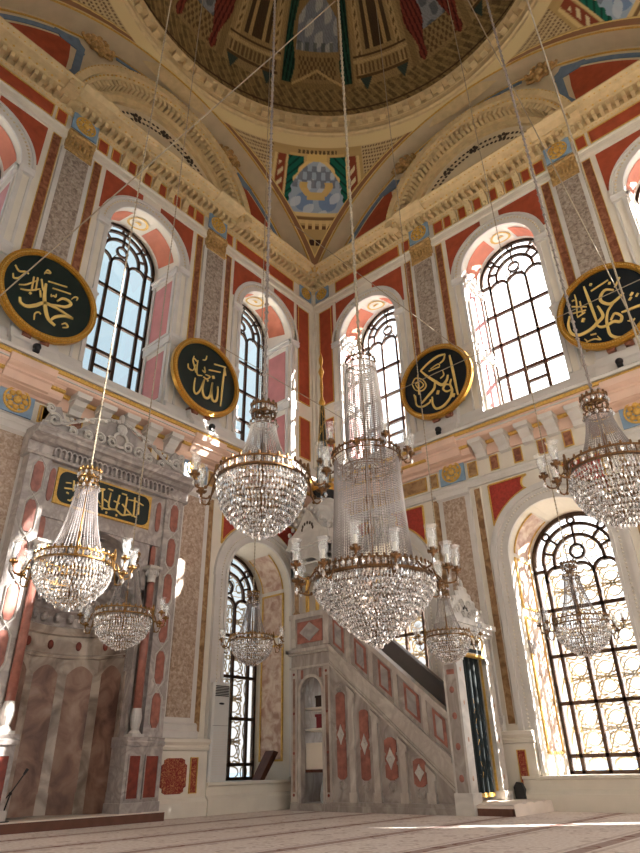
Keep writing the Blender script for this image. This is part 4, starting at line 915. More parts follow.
# ------------------------------------------------------------------ prayer niche (mihrab)
MH = thing('prayer_niche', 'tall grey marble prayer niche with red lozenge frame and carved crest on the left wall', 'prayer niche', (0, -6.15, 0))
S0, S1 = 4.47, 7.83; NC = 6.13; NW = 0.97
b = MB('L')
for a0, a1 in ((4.47, 4.87), (7.28, 7.68)): b.box((a0, 1.2, 0), (a1, 5.45, 0.30))
b.box((4.87, 4.45, 0), (7.28, 5.45, 0.24))
for a0, a1 in ((4.87, 4.98), (7.17, 7.28)): b.box((a0, 1.2, 0), (a1, 4.6, 0.2))
# niche head wall: spandrels over a pointed-round arch
A = [(NC+NW*math.cos(t), 3.55+0.9*math.sin(t)) for t in np.linspace(0, PI, 21)]
b.prism([(NC+NW+0.08, 3.3)]+A+[(NC-NW-0.08, 3.3), (NC-NW-0.08, 4.5), (NC+NW+0.08, 4.5)], 0.0, 0.2)
for sg in (-1, 1): b.box((NC+sg*NW, 0.14, 0.0), (NC+sg*(NW+0.07), 3.6, 0.2))
obj('frame', b, 'mihrab_marble', MH)
b = MB('L')
pr = [(0, 5.42), (0.34, 5.43), (0.36, 5.47), (0.32, 5.49), (0.32, 5.66), (0.42, 5.68), (0.48, 5.73), (0.56, 5.75), (0.58, 5.80), (0.62, 5.84), (0.62, 5.88), (0, 5.92)]
b.prof(pr, 4.40, 7.75)
co = obj('cornice', b, 'mihrab_marble', MH)
b = MB('L')
for k in range(25):
    s = 4.85+k*0.1; b.box((s-0.012+0.05, 5.49, 0.3), (s+0.012+0.05, 5.60, 0.40)); b.ring(s, 5.60, 0.028, 0.052, 0, 180, 0.3, 0.40, 6)
obj('arcade_course', b, 'mihrab_marble', co)
# crest: triangular pediment of scrolls with corner blocks
b = MB('L')
b.prism([(4.5, 5.9), (7.68, 5.9), (7.6, 6.0), (7.48, 6.38), (7.35, 6.42), (7.2, 6.1), (6.98, 6.12), (6.75, 6.32), (6.45, 6.48), (6.15, 6.62), (5.85, 6.48), (5.55, 6.32), (5.3, 6.12), (5.05, 6.1), (4.85, 6.42), (4.7, 6.38), (4.58, 6.0)], 0.30, 0.38)
cr = obj('crest', b, 'grey_marble', MH)
b = MB('L')
def scroll(mb, s, z, r, turns, sg, o=0.42, th=0.028, ph=0.0):
    mb.tube([(s+sg*r*(1-0.75*t)*math.cos(ph+turns*2*PI*t), z+r*(1-0.75*t)*math.sin(ph+turns*2*PI*t), o) for t in np.linspace(0, 1, 20)], th, 5)
for sg in (-1, 1):
    for ds, dz, r_ in ((0.18, 0.18, 0.11), (0.42, 0.16, 0.12), (0.66, 0.13, 0.1), (0.95, 0.10, 0.09), (1.3, 0.2, 0.13), (1.42, 0.38, 0.08)): scroll(b, NC+sg*ds, 5.92+dz, r_, 1.4, sg, ph=0.6)
    for k in range(9): b.ell((NC+sg*(0.1+k*0.13), 6.56-k*0.05+0.03*(k % 2), 0.42), (0.055, 0.045, 0.03), 6, 4)
    b.tube([(NC+sg*0.05, 6.6, 0.4), (NC+sg*0.6, 6.42, 0.4), (NC+sg*1.1, 6.12, 0.4), (NC+sg*1.5, 6.02, 0.4)], 0.03, 5)
b.ell((NC, 6.42, 0.42), (0.12, 0.12, 0.05)); b.ell((NC, 6.68, 0.36), (0.06, 0.1, 0.05)); b.ring(NC, 6.2, 0.12, 0.17, 0, 360, 0.38, 0.43, 16)
obj('carving', b, 'white_marble', cr)
# red lozenges with white interlace on the posts
for sc_, zs_ in ((4.67, 0), (7.48, 0)):
    for k in range(6):
        z0 = 1.32+k*0.69; c_ = z0+0.29; hh = 0.27; w_ = 0.085
        p_ = obj('red_lozenge', MB('L').prism([(sc_-w_, c_-hh+0.1), (sc_-w_*.5, c_-hh), (sc_+w_*.5, c_-hh), (sc_+w_, c_-hh+0.1), (sc_+w_, c_+hh-0.1), (sc_+w_*.5, c_+hh), (sc_-w_*.5, c_+hh), (sc_-w_, c_+hh-0.1)], 0.30, 0.315), 'red_marble', MH)
        f = MB('L')
        for sg in (-1, 1):
            f.tube([(sc_+sg*0.11, z0+0.06, 0.315), (sc_+sg*0.11, z0+0.5, 0.315), (sc_-sg*0.11, z0+0.76, 0.315)], 0.014, 4)
        obj('interlace', f, 'white_marble', p_)
for sc_ in (5.0, 7.2):
    for z0, z1 in ((4.72, 5.32), (3.98, 4.46)):
        c_ = (z0+z1)/2; hh = (z1-z0)/2; o_ = 0.24 if z0 > 4.5 else 0.2
        obj('red_oval', MB('L').prism([(sc_+0.055*math.cos(t), c_+hh*math.copysign(abs(math.sin(t))**0.5, math.sin(t))) for t in np.linspace(0, 2*PI, 24, endpoint=False)], o_, o_+0.016), 'red_marble', MH)
# colonnettes
for s in (5.06, 7.2):
    x = 0.34; y = -s; c = MB()
    c.lathe([(0.0, 1.62), (0.072, 1.62), (0.07, 2.6), (0.062, 3.72), (0, 3.72)], (x, y, 0), 14); sh = obj('colonnette', c, 'red_marble', MH, smooth=True)
    c = MB(); c.lathe([(0, 1.2), (0.10, 1.2), (0.10, 1.25), (0.06, 1.3), (0.09, 1.42), (0.095, 1.5), (0.07, 1.62), (0, 1.62)], (x, y, 0), 14); c.box((x-0.11, y-0.11, 1.19), (x+0.11, y+0.11, 1.235))
    obj('base', c, 'white_marble', sh)
    c = MB(); c.lathe([(0, 3.70), (0.075, 3.72), (0.07, 3.78), (0.11, 3.92), (0.13, 3.95), (0, 3.97)], (x, y, 0), 12); c.box((x-0.13, y-0.13, 3.95), (x+0.13, y+0.13, 4.0))
    for k in range(8): c.ell((x+0.1*math.cos(k*PI/4), y+0.1*math.sin(k*PI/4), 3.88), (0.03, 0.03, 0.05), 5, 4)
    obj('capital', c, 'white_marble', sh)
    c = MB('L'); c.box((s-0.17, 0.27, 0.0), (s+0.17, 1.06, 0.42)); c.prof([(0, 1.05), (0.46, 1.06), (0.48, 1.12), (0.44, 1.14), (0.46, 1.19), (0, 1.2)], s-0.19, s+0.19); c.box((s-0.2, 0, 0), (s+0.2, 0.27, 0.46))
    pd = obj('pedestal', c, 'mihrab_marble', MH)
    panel('L', 'red_panel', s-0.1, s+0.1, 0.33, 0.92, 'deep_red_marble', 'mihrab_marble', 0.02, o=0.42, th=0.012, par=pd)
for a0, a1 in ((4.47, 4.88), (7.29, 7.68)):
    c = MB('L'); c.box((a0, 0.27, 0), (a1, 1.06, 0.34)); c.prof([(0, 1.05), (0.38, 1.06), (0.40, 1.12), (0.36, 1.14), (0.38, 1.19), (0, 1.2)], a0, a1); c.box((a0, 0, 0), (a1, 0.27, 0.38)); pd = obj('pedestal', c, 'mihrab_marble', MH)
    panel('L', 'red_panel', (a0+a1)/2-0.12, (a0+a1)/2+0.12, 0.33, 0.92, 'deep_red_marble', 'mihrab_marble', 0.02, o=0.34, th=0.012, par=pd)
# the concave niche (the wall behind it is cut by a half-round recess built in front of the wall core)
def nic(t, r, z, dp=0.92): return (NC+NW*r*math.cos(t), z, -dp*r*math.sin(t))
m_ = MB('L'); nf = 5; TA = [PI*k/nf for k in range(nf+1)]
rows = []
for z in (0.1, 2.5): rows.append([nic(t, 1.0, z) for t in TA])
m_.grid(rows)
nb = obj('niche_back', m_, 'niche_marble', MH)
fl_ = MB('L').prism([nic(t, 1.0, 0)[::2] if False else (nic(t, 1.0, 0)[0], nic(t, 1.0, 0)[2]) for t in TA], 0.1, 0.12, axis=1); obj('niche_floor', fl_, 'niche_rib', MH)
m_ = MB('L')
for k, t in enumerate(TA):
    r_ = 0.97; w = 0.075 if 0 < k < nf else 0.05
    c_ = nic(t, r_, 0); tt = (-math.sin(t), -0.92*math.cos(t)); L_ = math.hypot(*tt); tt = (tt[0]/L_*w, tt[1]/L_*w)
    q = [(c_[0]-tt[0], c_[2]-tt[1]), (c_[0]+tt[0], c_[2]+tt[1])]; c2 = nic(t, 1.03, 0); q += [(c2[0]+tt[0], c2[2]+tt[1]), (c2[0]-tt[0], c2[2]-tt[1])]
    m_.prism([(a, b) for a, b in q], 0.42, 2.22, axis=1)
    q2 = [(c_[0]-2.2*tt[0], c_[2]-2.2*tt[1]), (c_[0]+2.2*tt[0], c_[2]+2.2*tt[1]), (c2[0]+2.2*tt[0], c2[2]+2.2*tt[1]), (c2[0]-2.2*tt[0], c2[2]-2.2*tt[1])]
    m_.prism(q2, 0.12, 0.34, axis=1); m_.prism([(c_[0]-1.6*tt[0], c_[2]-1.6*tt[1]), (c_[0]+1.6*tt[0], c_[2]+1.6*tt[1]), (c2[0]+1.6*tt[0], c2[2]+1.6*tt[1]), (c2[0]-1.6*tt[0], c2[2]-1.6*tt[1])], 0.34, 0.42, axis=1)
for k in range(nf):      # pointed arch heads between the ribs
    p, q = np.array(nic(TA[k], 0.985, 0)), np.array(nic(TA[k+1], 0.985, 0))
    def at_(u, z): c_ = p+(q-p)*u; return (c_[0], z, c_[2])
    N_ = 13; L0, L1 = [], []
    for i in range(N_):
        u = i/(N_-1); L0.append(at_(u, 2.46)); L1.append(at_(u, 2.08+0.26*(1-abs(2*u-1)**1.8)))
    m_.grid([L0, L1])
obj('rib', m_, 'niche_rib', MH)
fz = MB('L'); fz.grid([[nic(t, r_, z) for t in np.linspace(0, PI, 31)] for r_, z in ((0.97, 2.44), (0.93, 2.46), (0.93, 2.50), (0.97, 2.52), (0.97, 2.82), (0.92, 2.84), (0.90, 2.90), (0.90, 2.96), (0.96, 2.98))])
fr = obj('niche_frieze', fz, 'niche_rib', MH)
for k in range(1, 6):
    t = PI*k/6; c_ = nic(t, 0.955, 2.67)
    ov = MB('L'); ov.ell(c_, (0.055, 0.08, 0.03), 12, 6); obj('red_oval', ov, 'deep_red_marble', fr)
hd = MB('L')      # stalactite hood in stepped tiers
tiers = [(0.95, 2.98, 11), (0.84, 3.22, 10), (0.70, 3.46, 9), (0.54, 3.70, 8), (0.36, 3.94, 6), (0.18, 4.15, 4)]
prev = None
rows = []
for i, (r_, z, n_) in enumerate(tiers):
    nr = tiers[i+1][0] if i+1 < len(tiers) else 0.02
    rows += [[nic(t, r_, z) for t in np.linspace(0, PI, 31)], [nic(t, r_, z+0.16) for t in np.linspace(0, PI, 31)], [nic(t, nr+0.02, z+0.23) for t in np.linspace(0, PI, 31)]]
hd.grid(rows)
for i, (r_, z, n_) in enumerate(tiers):
    for k in range(n_):
        t = PI*(k+0.5)/n_; c_ = nic(t, r_*0.94, z+0.13); hd.ell(c_, (0.07, 0.1, 0.07), 6, 4)
obj('stalactite_hood', hd, 'mihrab_marble', MH)
hb = MB('L'); hb.grid([[(NC+NW*math.cos(t), 3.5+0.95*math.sin(t)*1.0, 0.0) for t in np.linspace(0, PI, 21)], [(NC+0.2*math.cos(t), 4.3+0.15*math.sin(t), -0.25) for t in np.linspace(0, PI, 21)]]); obj('hood_vault', hb, 'mihrab_marble', MH)
hb = MB('L')
for s in (5.17, 7.13): hb.box((s-0.01, 0.1, -0.02), (s+0.01, 4.45, 0.0))
hb.box((5.17, 4.4, -1.0), (7.13, 4.45, 0)); obj('reveal', hb, 'mihrab_marble', MH)
# inner moulded panels above the niche arch
for a0, a1, z0, z1 in ((5.45, 6.85, 4.0, 4.0),):
    pass
# plaque of calligraphy
STK = json.loads(STROKES)
PQ = thing('calligraphy_plaque', 'dark oblong plaque with gold calligraphy over the prayer niche', 'plaque', (0.24, -6.165, 5.03))
f = MB('L'); f.box((5.20, 4.71, 0.242), (7.13, 5.36, 0.275)); obj('gold_frame', f, 'gold_paint', PQ)
def rrect(s0, s1, z0, z1, r, n=6):
    out = []
    for cx, cz, a in ((s1-r, z1-r, 0), (s0+r, z1-r, 90), (s0+r, z0+r, 180), (s1-r, z0+r, 270)):
        for k in range(n+1):
            t = math.radians(a+90*k/n); out.append((cx+r*math.cos(t), cz+r*math.sin(t)))
    return out
f = MB('L').prism(rrect(5.245, 7.085, 4.75, 5.32, 0.15), 0.27, 0.285); obj('field', f, 'disc_green', PQ)
f = MB('L')
for w, pts in STK['e']: ribbon(f, pts, w*1.1, 0.285, 0.30)
obj('lettering', f, 'letter_gold', PQ)
# round calligraphy boards
def roundel(side, s, z, key, field, label):
    x, y, zz = WT[side][0](s, z, 0.27)
    r = thing('calligraphy_roundel', label, 'roundel', (x, y, zz), 'round calligraphy boards on the pilasters')
    R_ = 0.975
    o = MB(side); o.ring(s, z, 0.0, R_-0.04, 0, 360, 0.25, 0.31, 64); obj('board', o, field, r)
    o = MB(side); o.ring(s, z, R_-0.125, R_, 0, 360, 0.25, 0.345, 72); o.ring(s, z, R_-0.10, R_-0.03, 0, 360, 0.34, 0.37, 72)
    fo = obj('gilt_frame', o, 'gold', r)
    o = MB(side)
    for k in range(120):
        t = 2*PI*k/120; o.bead((s+(R_-0.065)*math.cos(t), z+(R_-0.065)*math.sin(t), 0.37), 0.022, 0.022)
    obj('bead_course', o, 'gold_paint', fo)
    o = MB(side)
    for w, pts in STK[key]: ribbon(o, pts, w*1.08, 0.31, 0.335)
    obj('lettering', o, 'letter_gold', r)
    for d in (-0.22, 0.12): obj('support_block', MB(side).box((s+d, z-R_-0.04, 0.0), (s+d+0.16, z-R_+0.14, 0.27)), 'brown_marble', r)
roundel('L', 7.98, 8.60, 'a', 'disc_green', 'round dark green board with gold calligraphy, leftmost, cut by the left edge')
roundel('L', 4.15, 8.62, 'b', 'disc_green', 'round dark green gold-lettered board on the left wall nearer the room corner')
roundel('R', 4.05, 8.70, 'c', 'disc_navy', 'round navy board with gold calligraphy on the right wall nearest the corner')
roundel('R', 8.05, 8.76, 'd', 'disc_navy', 'round navy board with gold calligraphy at the far right edge')

# small black spotlights on the ledge
for side, s, lb in (('L', 8.02, 'small black ball spotlight on the ledge at the far left'), ('L', 3.98, 'small black ball spotlight on the ledge under the round board by the left chandelier'), ('R', 4.03, 'small black ball spotlight on the ledge under the navy board nearest the corner'), ('R', 8.02, 'small black ball spotlight on the ledge at the right edge')):
    x, y, z = WT[side][0](s, 7.27, 0.38)
    t = thing('spotlight', lb, 'spotlight', (x, y, z), 'black ball spotlights on the ledge')
    m_ = MB(side); m_.ell((s, 7.36, 0.42), (0.075, 0.07, 0.075), 12, 8); obj('lamp_head', m_, 'black_plastic', t, True)
    m_ = MB(side); m_.box((s-0.05, 7.24, 0.36), (s+0.05, 7.30, 0.46)); obj('base', m_, 'black_plastic', t)

# ------------------------------------------------------------------ platform in front of the niche, microphone
pf = MB(); pf.box((0.0, -11.85, 0.0), (0.47, -4.42, 0.12)); po = obj('niche_platform', pf, 'red_wood'); tag(po, 'low red-brown wooden step in front of the prayer niche', 'platform')
obj('carpet_top', MB().box((0.0, -11.86, 0.12), (0.49, -4.40, 0.135)), 'step_cloth', po)
mc_ = thing('microphone_stand', 'thin black microphone stand with a boom beside the prayer niche', 'microphone stand', (0.36, -7.02, 0.135))
b = MB(); b.lathe([(0, 0.135), (0.11, 0.135), (0.11, 0.15), (0.02, 0.165), (0, 0.165)], (0.36, -7.02, 0), 16); obj('base', b, 'black_plastic', mc_)
b = MB(); b.tube([(0.36, -7.02, 0.15), (0.36, -6.95, 0.46)], 0.011, 8); obj('pole', b, 'black_plastic', mc_)
b = MB(); b.tube([(0.36, -7.03, 0.38), (0.36, -6.93, 0.50), (0.36, -6.80, 0.70)], 0.009, 8); b.ell((0.36, -6.95, 0.465), (0.02, 0.025, 0.025)); bo = obj('boom', b, 'black_plastic', mc_)
b = MB(); b.tube([(0.36, -6.81, 0.69), (0.36, -6.765, 0.76)], [0.016, 0.022], 8); obj('microphone', b, 'black_plastic', bo)

# ------------------------------------------------------------------ pulpit (minbar)
MN = thing('pulpit', 'tall veined marble pulpit with a sloping stair, red panels and a pointed canopy', 'pulpit', (2.5, -1.0, 0))
Y0, Y1 = -1.6, -0.4
def side_walls(mb, poly, th=0.10, near=True, far=True):
    if near: mb.prism(poly, Y0, Y0+th, axis=1)
    if far: mb.prism(poly, Y1-th, Y1, axis=1)
SL = 0.845
def ztop(x): return 3.58-SL*(x-1.65)
def zmid(x): return 2.82-SL*0.965*(x-1.65)
def zlow(x): return 2.50-SL*(x-1.65)
b = MB(); side_walls(b, [(1.65, 0.0), (4.2, 0.0), (4.2, ztop(4.2)), (1.65, ztop(1.65))]); obj('stair_wall', b, 'minbar_marble', MN)
# mouldings along the slope
b = MB()
for fn_, w, t in ((lambda x: ztop(x), 0.07, 0.07), (lambda x: zmid(x)+0.02, 0.045, 0.08), (lambda x: zmid(x)-0.05, 0.03, 0.05), (lambda x: zlow(x), 0.025, 0.06), (lambda x: zlow(x)+0.05, 0.02, 0.035)):
    p = [(1.65, fn_(1.65)-w), (4.2, fn_(4.2)-w), (4.2, fn_(4.2)+w*.6), (1.65, fn_(1.65)+w*.6)]
    b.prism(p, Y0-t, Y0, axis=1); b.prism(p, Y1, Y1+t, axis=1)
b.prism([(1.65, ztop(1.65)), (4.2, ztop(4.2)), (4.2, ztop(4.2)+0.04), (1.65, ztop(1.65)+0.04)], Y0-0.02, Y0+0.12, axis=1)
b.prism([(1.65, 0), (4.2, 0), (4.2, 0.1), (1.65, 0.1)], Y0-0.06, Y0, axis=1); b.prism([(1.65, 0.1), (4.2, 0.1), (4.2, 0.14), (1.65, 0.14)], Y0-0.04, Y0, axis=1)
obj('stair_moulding', b, 'minbar_light', MN)
b = MB(); pb = [(1.65, zlow(1.65)+0.07), (4.2, zlow(4.2)+0.07), (4.2, zmid(4.2)-0.07), (1.65, zmid(1.65)-0.07)]; b.prism(pb, Y0-0.02, Y0, axis=1); obj('string_band', b, 'minbar_light', MN)
b = MB(); b.box((1.65, Y0-0.09, 0), (4.2, Y0, 0.09)); b.box((1.65, Y0-0.065, 0.09), (4.2, Y0, 0.15)); obj('plinth', b, 'minbar_marble', MN)
b = MB(); b.prism([(1.65, ztop(1.65)+0.0), (4.2, ztop(4.2)), (4.2, ztop(4.2)+0.06), (1.65, ztop(1.65)+0.06)], Y1-0.16, Y1-0.02, axis=1)
b.prism([(1.7, ztop(1.7)-0.5), (4.15, ztop(4.15)-0.5), (4.15, ztop(4.15)), (1.7, ztop(1.7))], Y1-0.115, Y1-0.101, axis=1); obj('inner_rail_shade', b, 'parapet_shade_grey', MN)  # far coping, plus a grey facing that paints in the inner face's shadow
# parapet panels
for x0, x1 in ((1.75, 2.02), (2.28, 2.55), (2.82, 3.08), (3.35, 3.64), (3.89, 4.12)):
    z0 = lambda x: zmid(x)+0.13; z1 = lambda x: ztop(x)-0.13
    p = [(x0, z0(x0)), (x1, z0(x1)), (x1, z1(x1)), (x0, z1(x0))]
    q = obj('parapet_panel', MB().prism(p, Y0-0.012, Y0, axis=1), 'red_marble', MN)
    f = MB(); ins = 0.055; f.prism([(x0+ins, z0(x0+ins)+ins), (x1-ins, z0(x1-ins)+ins), (x1-ins, z1(x1-ins)-ins), (x0+ins, z1(x0+ins)-ins)], Y0-0.022, Y0-0.012, axis=1); obj('marble_inset', f, 'grey_marble', q)
    b = MB(); b.prism([(x1+0.06, zmid(x1+.06)+0.05), (x1+0.15, zmid(x1+.15)+0.05), (x1+0.15, ztop(x1+.15)-0.05), (x1+0.06, ztop(x1+.06)-0.05)], Y0-0.03, Y0, axis=1)
    if x1 < 4.0: obj('parapet_pier', b, 'minbar_light', MN)
# pilasters and red cartouches on the stair side
for x in (2.15, 2.68, 3.24, 3.76):
    zt = zlow(x+0.07)-0.03; b = MB(); b.box((x-0.06, Y0-0.05, 0.14), (x+0.06, Y0, zt-0.05)); b.box((x-0.08, Y0-0.065, 0.14), (x+0.08, Y0, 0.3)); b.prism([(x-0.09, zt-0.10+SL*0.09), (x+0.09, zt-0.10-SL*0.09), (x+0.09, zt-SL*.09), (x-0.09, zt+SL*.09)], Y0-0.045, Y0, axis=1)
    obj('stair_pilaster', b, 'minbar_light', MN)
for c, hw, z0, z1 in ((1.88, 0.105, 0.50, 1.96), (2.42, 0.10, 0.48, 1.62), (2.975, 0.125, 0.48, 1.14), (3.54, 0.12, 0.38, 0.80)):
    n = 9; L_ = []; h = z1-z0; lob = [0, .35, .75, .75, 1, 1, 1, .8, .95, 1]
    zz = np.linspace(0, 1, 61); pr = []
    for t in zz:
        e_ = min(t, 1-t)*h; w = hw*(0.42+0.33*(e_ > 0.012)+0.27*(e_ > 0.035)); w *= 0.80 if (0.05 < abs(t-0.5)*h < 0.09 and h > 0.5) else 1.0; pr.append((w, z0+t*h))
    poly = [(c+w, z) for w, z in pr]+[(c-w, z) for w, z in pr[::-1]]
    q = obj('cartouche', MB().prism(poly, Y0-0.014, Y0, axis=1), 'red_marble', MN)
    mz = (z0+z1)/2; dh = min(0.17, h*0.3); f = MB(); f.prism([(c-hw*.75, mz), (c-hw*.35, mz-dh*.45), (c, mz-dh), (c+hw*.35, mz-dh*.45), (c+hw*.75, mz), (c+hw*.35, mz+dh*.45), (c, mz+dh), (c-hw*.35, mz+dh*.45)], Y0-0.03, Y0-0.014, axis=1); f.ell((c, Y0-0.03, mz), (0.035, 0.02, 0.04), 8, 5)
    obj('marble_rosette', f, 'white_marble', q)
    f = MB()
    for zz_, sg in ((z1+0.12, 1), (z0-0.14, -1)):
        if zz_ > zlow(c)-0.15: continue
        for k in (-1, 0, 1): f.ell((c+k*0.05, Y0-0.012, zz_-0.03*abs(k)*sg), (0.035, 0.022, 0.045), 6, 4)
        for k in (-1, 1): f.tube([(c+k*(0.03+0.05*math.sin(t)), Y0-0.015, zz_-sg*0.06+0.05*math.cos(t)) for t in np.linspace(0, 4, 8)], 0.012, 4)
    if f.n: obj('carving', f, 'minbar_marble', MN)
# steps between the walls
b = MB()
for k in range(12):
    x1_ = 4.2-k*0.2125; z_ = 0.2*(k+1)
    if z_ < 2.6: b.box((1.65, Y0+0.1, z_-0.2), (x1_, Y1-0.1, z_))
obj('stair_steps', b, 'minbar_marble', MN)
# tower
b = MB()
for y0, y1 in ((Y0, Y0+0.12), (Y1-0.12, Y1)):
    b.box((0.60, y0, 0), (0.86, y1, 2.5)); b.box((1.43, y0, 0), (1.65, y1, 2.5))
    Aa = [(1.145+0.285*math.cos(t), 2.02+0.30*(math.sin(t)**0.85)) for t in np.linspace(0, PI, 15)]
    b.prism([(1.43, 2.0)]+[a for a in Aa]+[(0.86, 2.0), (0.86, 2.5), (1.43, 2.5)], y0, y1, axis=1)
b.box((0.60, Y0, 2.5), (1.65, Y1, 2.84)); b.box((0.60, Y0+0.1, 0), (0.70, Y1-0.1, 2.5)); b.box((1.55, Y0+0.1, 0), (1.65, Y1-0.1, 2.5)); b.box((0.6, Y0-0.03, 0), (1.65, Y1, 0.12))
for y0, y1 in ((Y0, Y0+0.12), (Y1-0.12, Y1)): b.box((0.60, y0, 2.84), (1.65, y1, 3.55))
b.box((0.6, Y0, 2.84), (0.72, Y1, 3.55))
tw = obj('tower', b, 'minbar_marble', MN)
b = MB()
for z0, z1, t in ((2.75, 2.80, 0.05), (2.80, 2.86, 0.09), (2.48, 2.52, 0.03), (3.48, 3.58, 0.04)): b.box((0.60-t, Y0-t, z0), (1.65+t*.3, Y0, z1)); b.box((0.60-t, Y0-t, z0), (0.60, Y1, z1))
for x0, x1 in ((0.62, 0.78), (1.49, 1.64)):
    b.box((x0, Y0-0.025, 0.14), (x1, Y0, 2.47))
b.ring(1.145, 2.02, 0.285, 0.335, 0, 180, Y0-0.03, Y0, 14)
v = b.V[-60:]; b.V[-60:] = [(p[0], p[2], p[1]) for p in v]
b.box((0.80, Y0-0.03, 0.12), (0.86, Y0, 2.05)); b.box((1.43, Y0-0.03, 0.12), (1.48, Y0, 2.05))
b.box((0.60, Y0-0.03, 2.9), (0.74, Y0, 3.48)); b.box((1.51, Y0-0.03, 2.9), (1.65, Y0, 3.48))
obj('tower_moulding', b, 'minbar_light', tw)
q = obj('diamond_panel', MB().box((0.78, Y0-0.014, 2.97), (1.47, Y0, 3.41)), 'red_marble', MN)
f = MB(); f.prism([(1.125, 3.0), (1.40, 3.19), (1.125, 3.38), (0.85, 3.19)], Y0-0.028, Y0-0.014, axis=1); obj('marble_diamond', f, 'grey_marble', q)
for x0, x1, z0, z1 in ((0.87, 0.93, 2.28, 2.45), (1.36, 1.42, 2.28, 2.45)): obj('red_spandrel', MB().box((x0, Y0-0.01, z0), (x1, Y0, z1)), 'red_marble', tw)
for x in (0.70, 1.565):
    b = MB(); b.box((x-0.03, Y0-0.035, 0.3), (x+0.03, Y0-0.025, 2.3)); obj('red_inlay', b, 'niche_marble', tw)
    b = MB()
    for z in (0.25, 0.95, 1.65, 2.38): b.ell((x, Y0-0.035, z), (0.028, 0.014, 0.028), 8, 4)
    obj('inlay_stud', b, 'deep_red_marble', tw)
# canopy
b = MB(); ccx, ccy = 1.1, -1.0
for x in (0.68, 1.56):
    for y in (-1.52, -0.48): obj('canopy_column', MB().lathe([(0, 3.55), (0.08, 3.55), (0.08, 3.62), (0.05, 3.66), (0.05, 4.28), (0.08, 4.36), (0.09, 4.4), (0, 4.4)], (x, y, 0), 12), 'ochre_marble', MN)
for bx in (0.92, 1.2): obj('gilded_baluster', MB().box((bx, -1.5, 3.56), (bx+0.06, -1.44, 4.38)), 'gold_paint', MN)
b = MB()
for y0, y1 in ((-1.60, -1.46), (-0.54, -0.40)):
    for c in (1.12,):
        Aa = [(c+0.34*math.cos(t), 4.40+0.36*math.sin(t)) for t in np.linspace(0, PI, 15)]
        b.prism([(1.66, 4.38)]+Aa+[(0.58, 4.38), (0.58, 4.98), (1.66, 4.98)], y0, y1, axis=1)
for x0, x1 in ((0.58, 0.72), (1.52, 1.66)):
    Aa = [(-1.0+0.42*math.cos(t), 4.40+0.36*math.sin(t)) for t in np.linspace(0, PI, 15)]
    b.prism([(-0.4, 4.38)]+Aa+[(-1.6, 4.38), (-1.6, 4.98), (-0.4, 4.98)], x0, x1, axis=0)
for z0, z1, t in ((4.98, 5.03, 0.03), (5.03, 5.08, 0.08), (5.08, 5.12, 0.05), (4.62, 4.66, 0.02), (4.78, 4.80, 0.02)): b.box((0.58-t, -1.6-t, z0), (1.66+t, -0.4+t, z1))
obj('canopy', b, 'white_marble', MN)
b = MB()
gp = [(0.50, 5.1), (1.74, 5.1), (1.70, 5.3), (1.56, 5.36), (1.40, 5.5), (1.28, 5.7), (1.12, 5.92), (0.96, 5.7), (0.84, 5.5), (0.68, 5.36), (0.54, 5.3)]
b.prism(gp, -1.64, -1.56, axis=1); b.prism(gp, -0.44, -0.36, axis=1)
gp2 = [(-1.0+(x-1.12)*1.0, z) for x, z in gp]; b.prism(gp2, 0.52, 0.60, axis=0); b.prism(gp2, 1.64, 1.72, axis=0)
for k in range(6):
    for sg in (-1, 1): b.ell((1.12+sg*(0.08+0.1*k), -1.6, 5.9-0.10*k), (0.05, 0.05, 0.06), 6, 4); b.ell((1.68, -1.0+sg*(0.08+0.1*k), 5.9-0.10*k), (0.05, 0.05, 0.06), 6, 4)
gb = obj('canopy_gable', b, 'white_marble', MN)
b = MB()
for k in range(7):
    a = PI*k/6; b.ell((1.12+0.16*math.cos(a), -1.645, 5.42+0.14*math.sin(a)), (0.03, 0.01, 0.045), 6, 4)
obj('hole_shade_flower', b, 'dark_paint', gb)  # dark petals laid on solid marble, standing in for shaded pierced holes
b = MB(); b.lathe([(0, 5.1), (0.50, 5.1), (0.50, 5.2), (0.46, 5.24), (0.46, 5.85), (0.50, 5.9), (0.53, 5.95), (0.50, 6.0), (0.42, 6.12), (0.32, 6.24), (0, 6.26)], (ccx, ccy, 0), 8, a0=PI/8, a1=2*PI+PI/8)
for k in range(8):
    a = PI/4*k+PI/8; b.tube([(ccx+0.49*math.cos(a), ccy+0.49*math.sin(a), 5.2), (ccx+0.49*math.cos(a), ccy+0.49*math.sin(a), 5.9)], 0.03, 6)
obj('canopy_drum', b, 'white_marble', MN)
b = MB(); b.lathe([(0, 6.24), (0.24, 6.24), (0.34, 6.42), (0.34, 6.45), (0, 6.46)], (ccx, ccy, 0), 20); obj('spire_base', b, 'black_plastic', MN)
b = MB(); b.lathe([(0, 6.44), (0.35, 6.45), (0.36, 6.52), (0.34, 6.62), (0.20, 6.68), (0, 6.68)], (ccx, ccy, 0), 20); obj('gilt_ring', b, 'gold', MN)
b = MB(); b.lathe([(0.19, 6.66), (0.15, 7.3), (0.10, 8.1), (0.045, 8.95), (0, 8.96)], (ccx, ccy, 0), 12); sp_ = obj('spire', b, 'disc_green', MN)
b = MB()
for k in range(8):
    a = 2*PI*k/8; b.tube([(ccx+r_*math.cos(a), ccy+r_*math.sin(a), z) for r_, z in ((0.195, 6.66), (0.152, 7.3), (0.103, 8.1), (0.05, 8.95))], 0.007, 4)
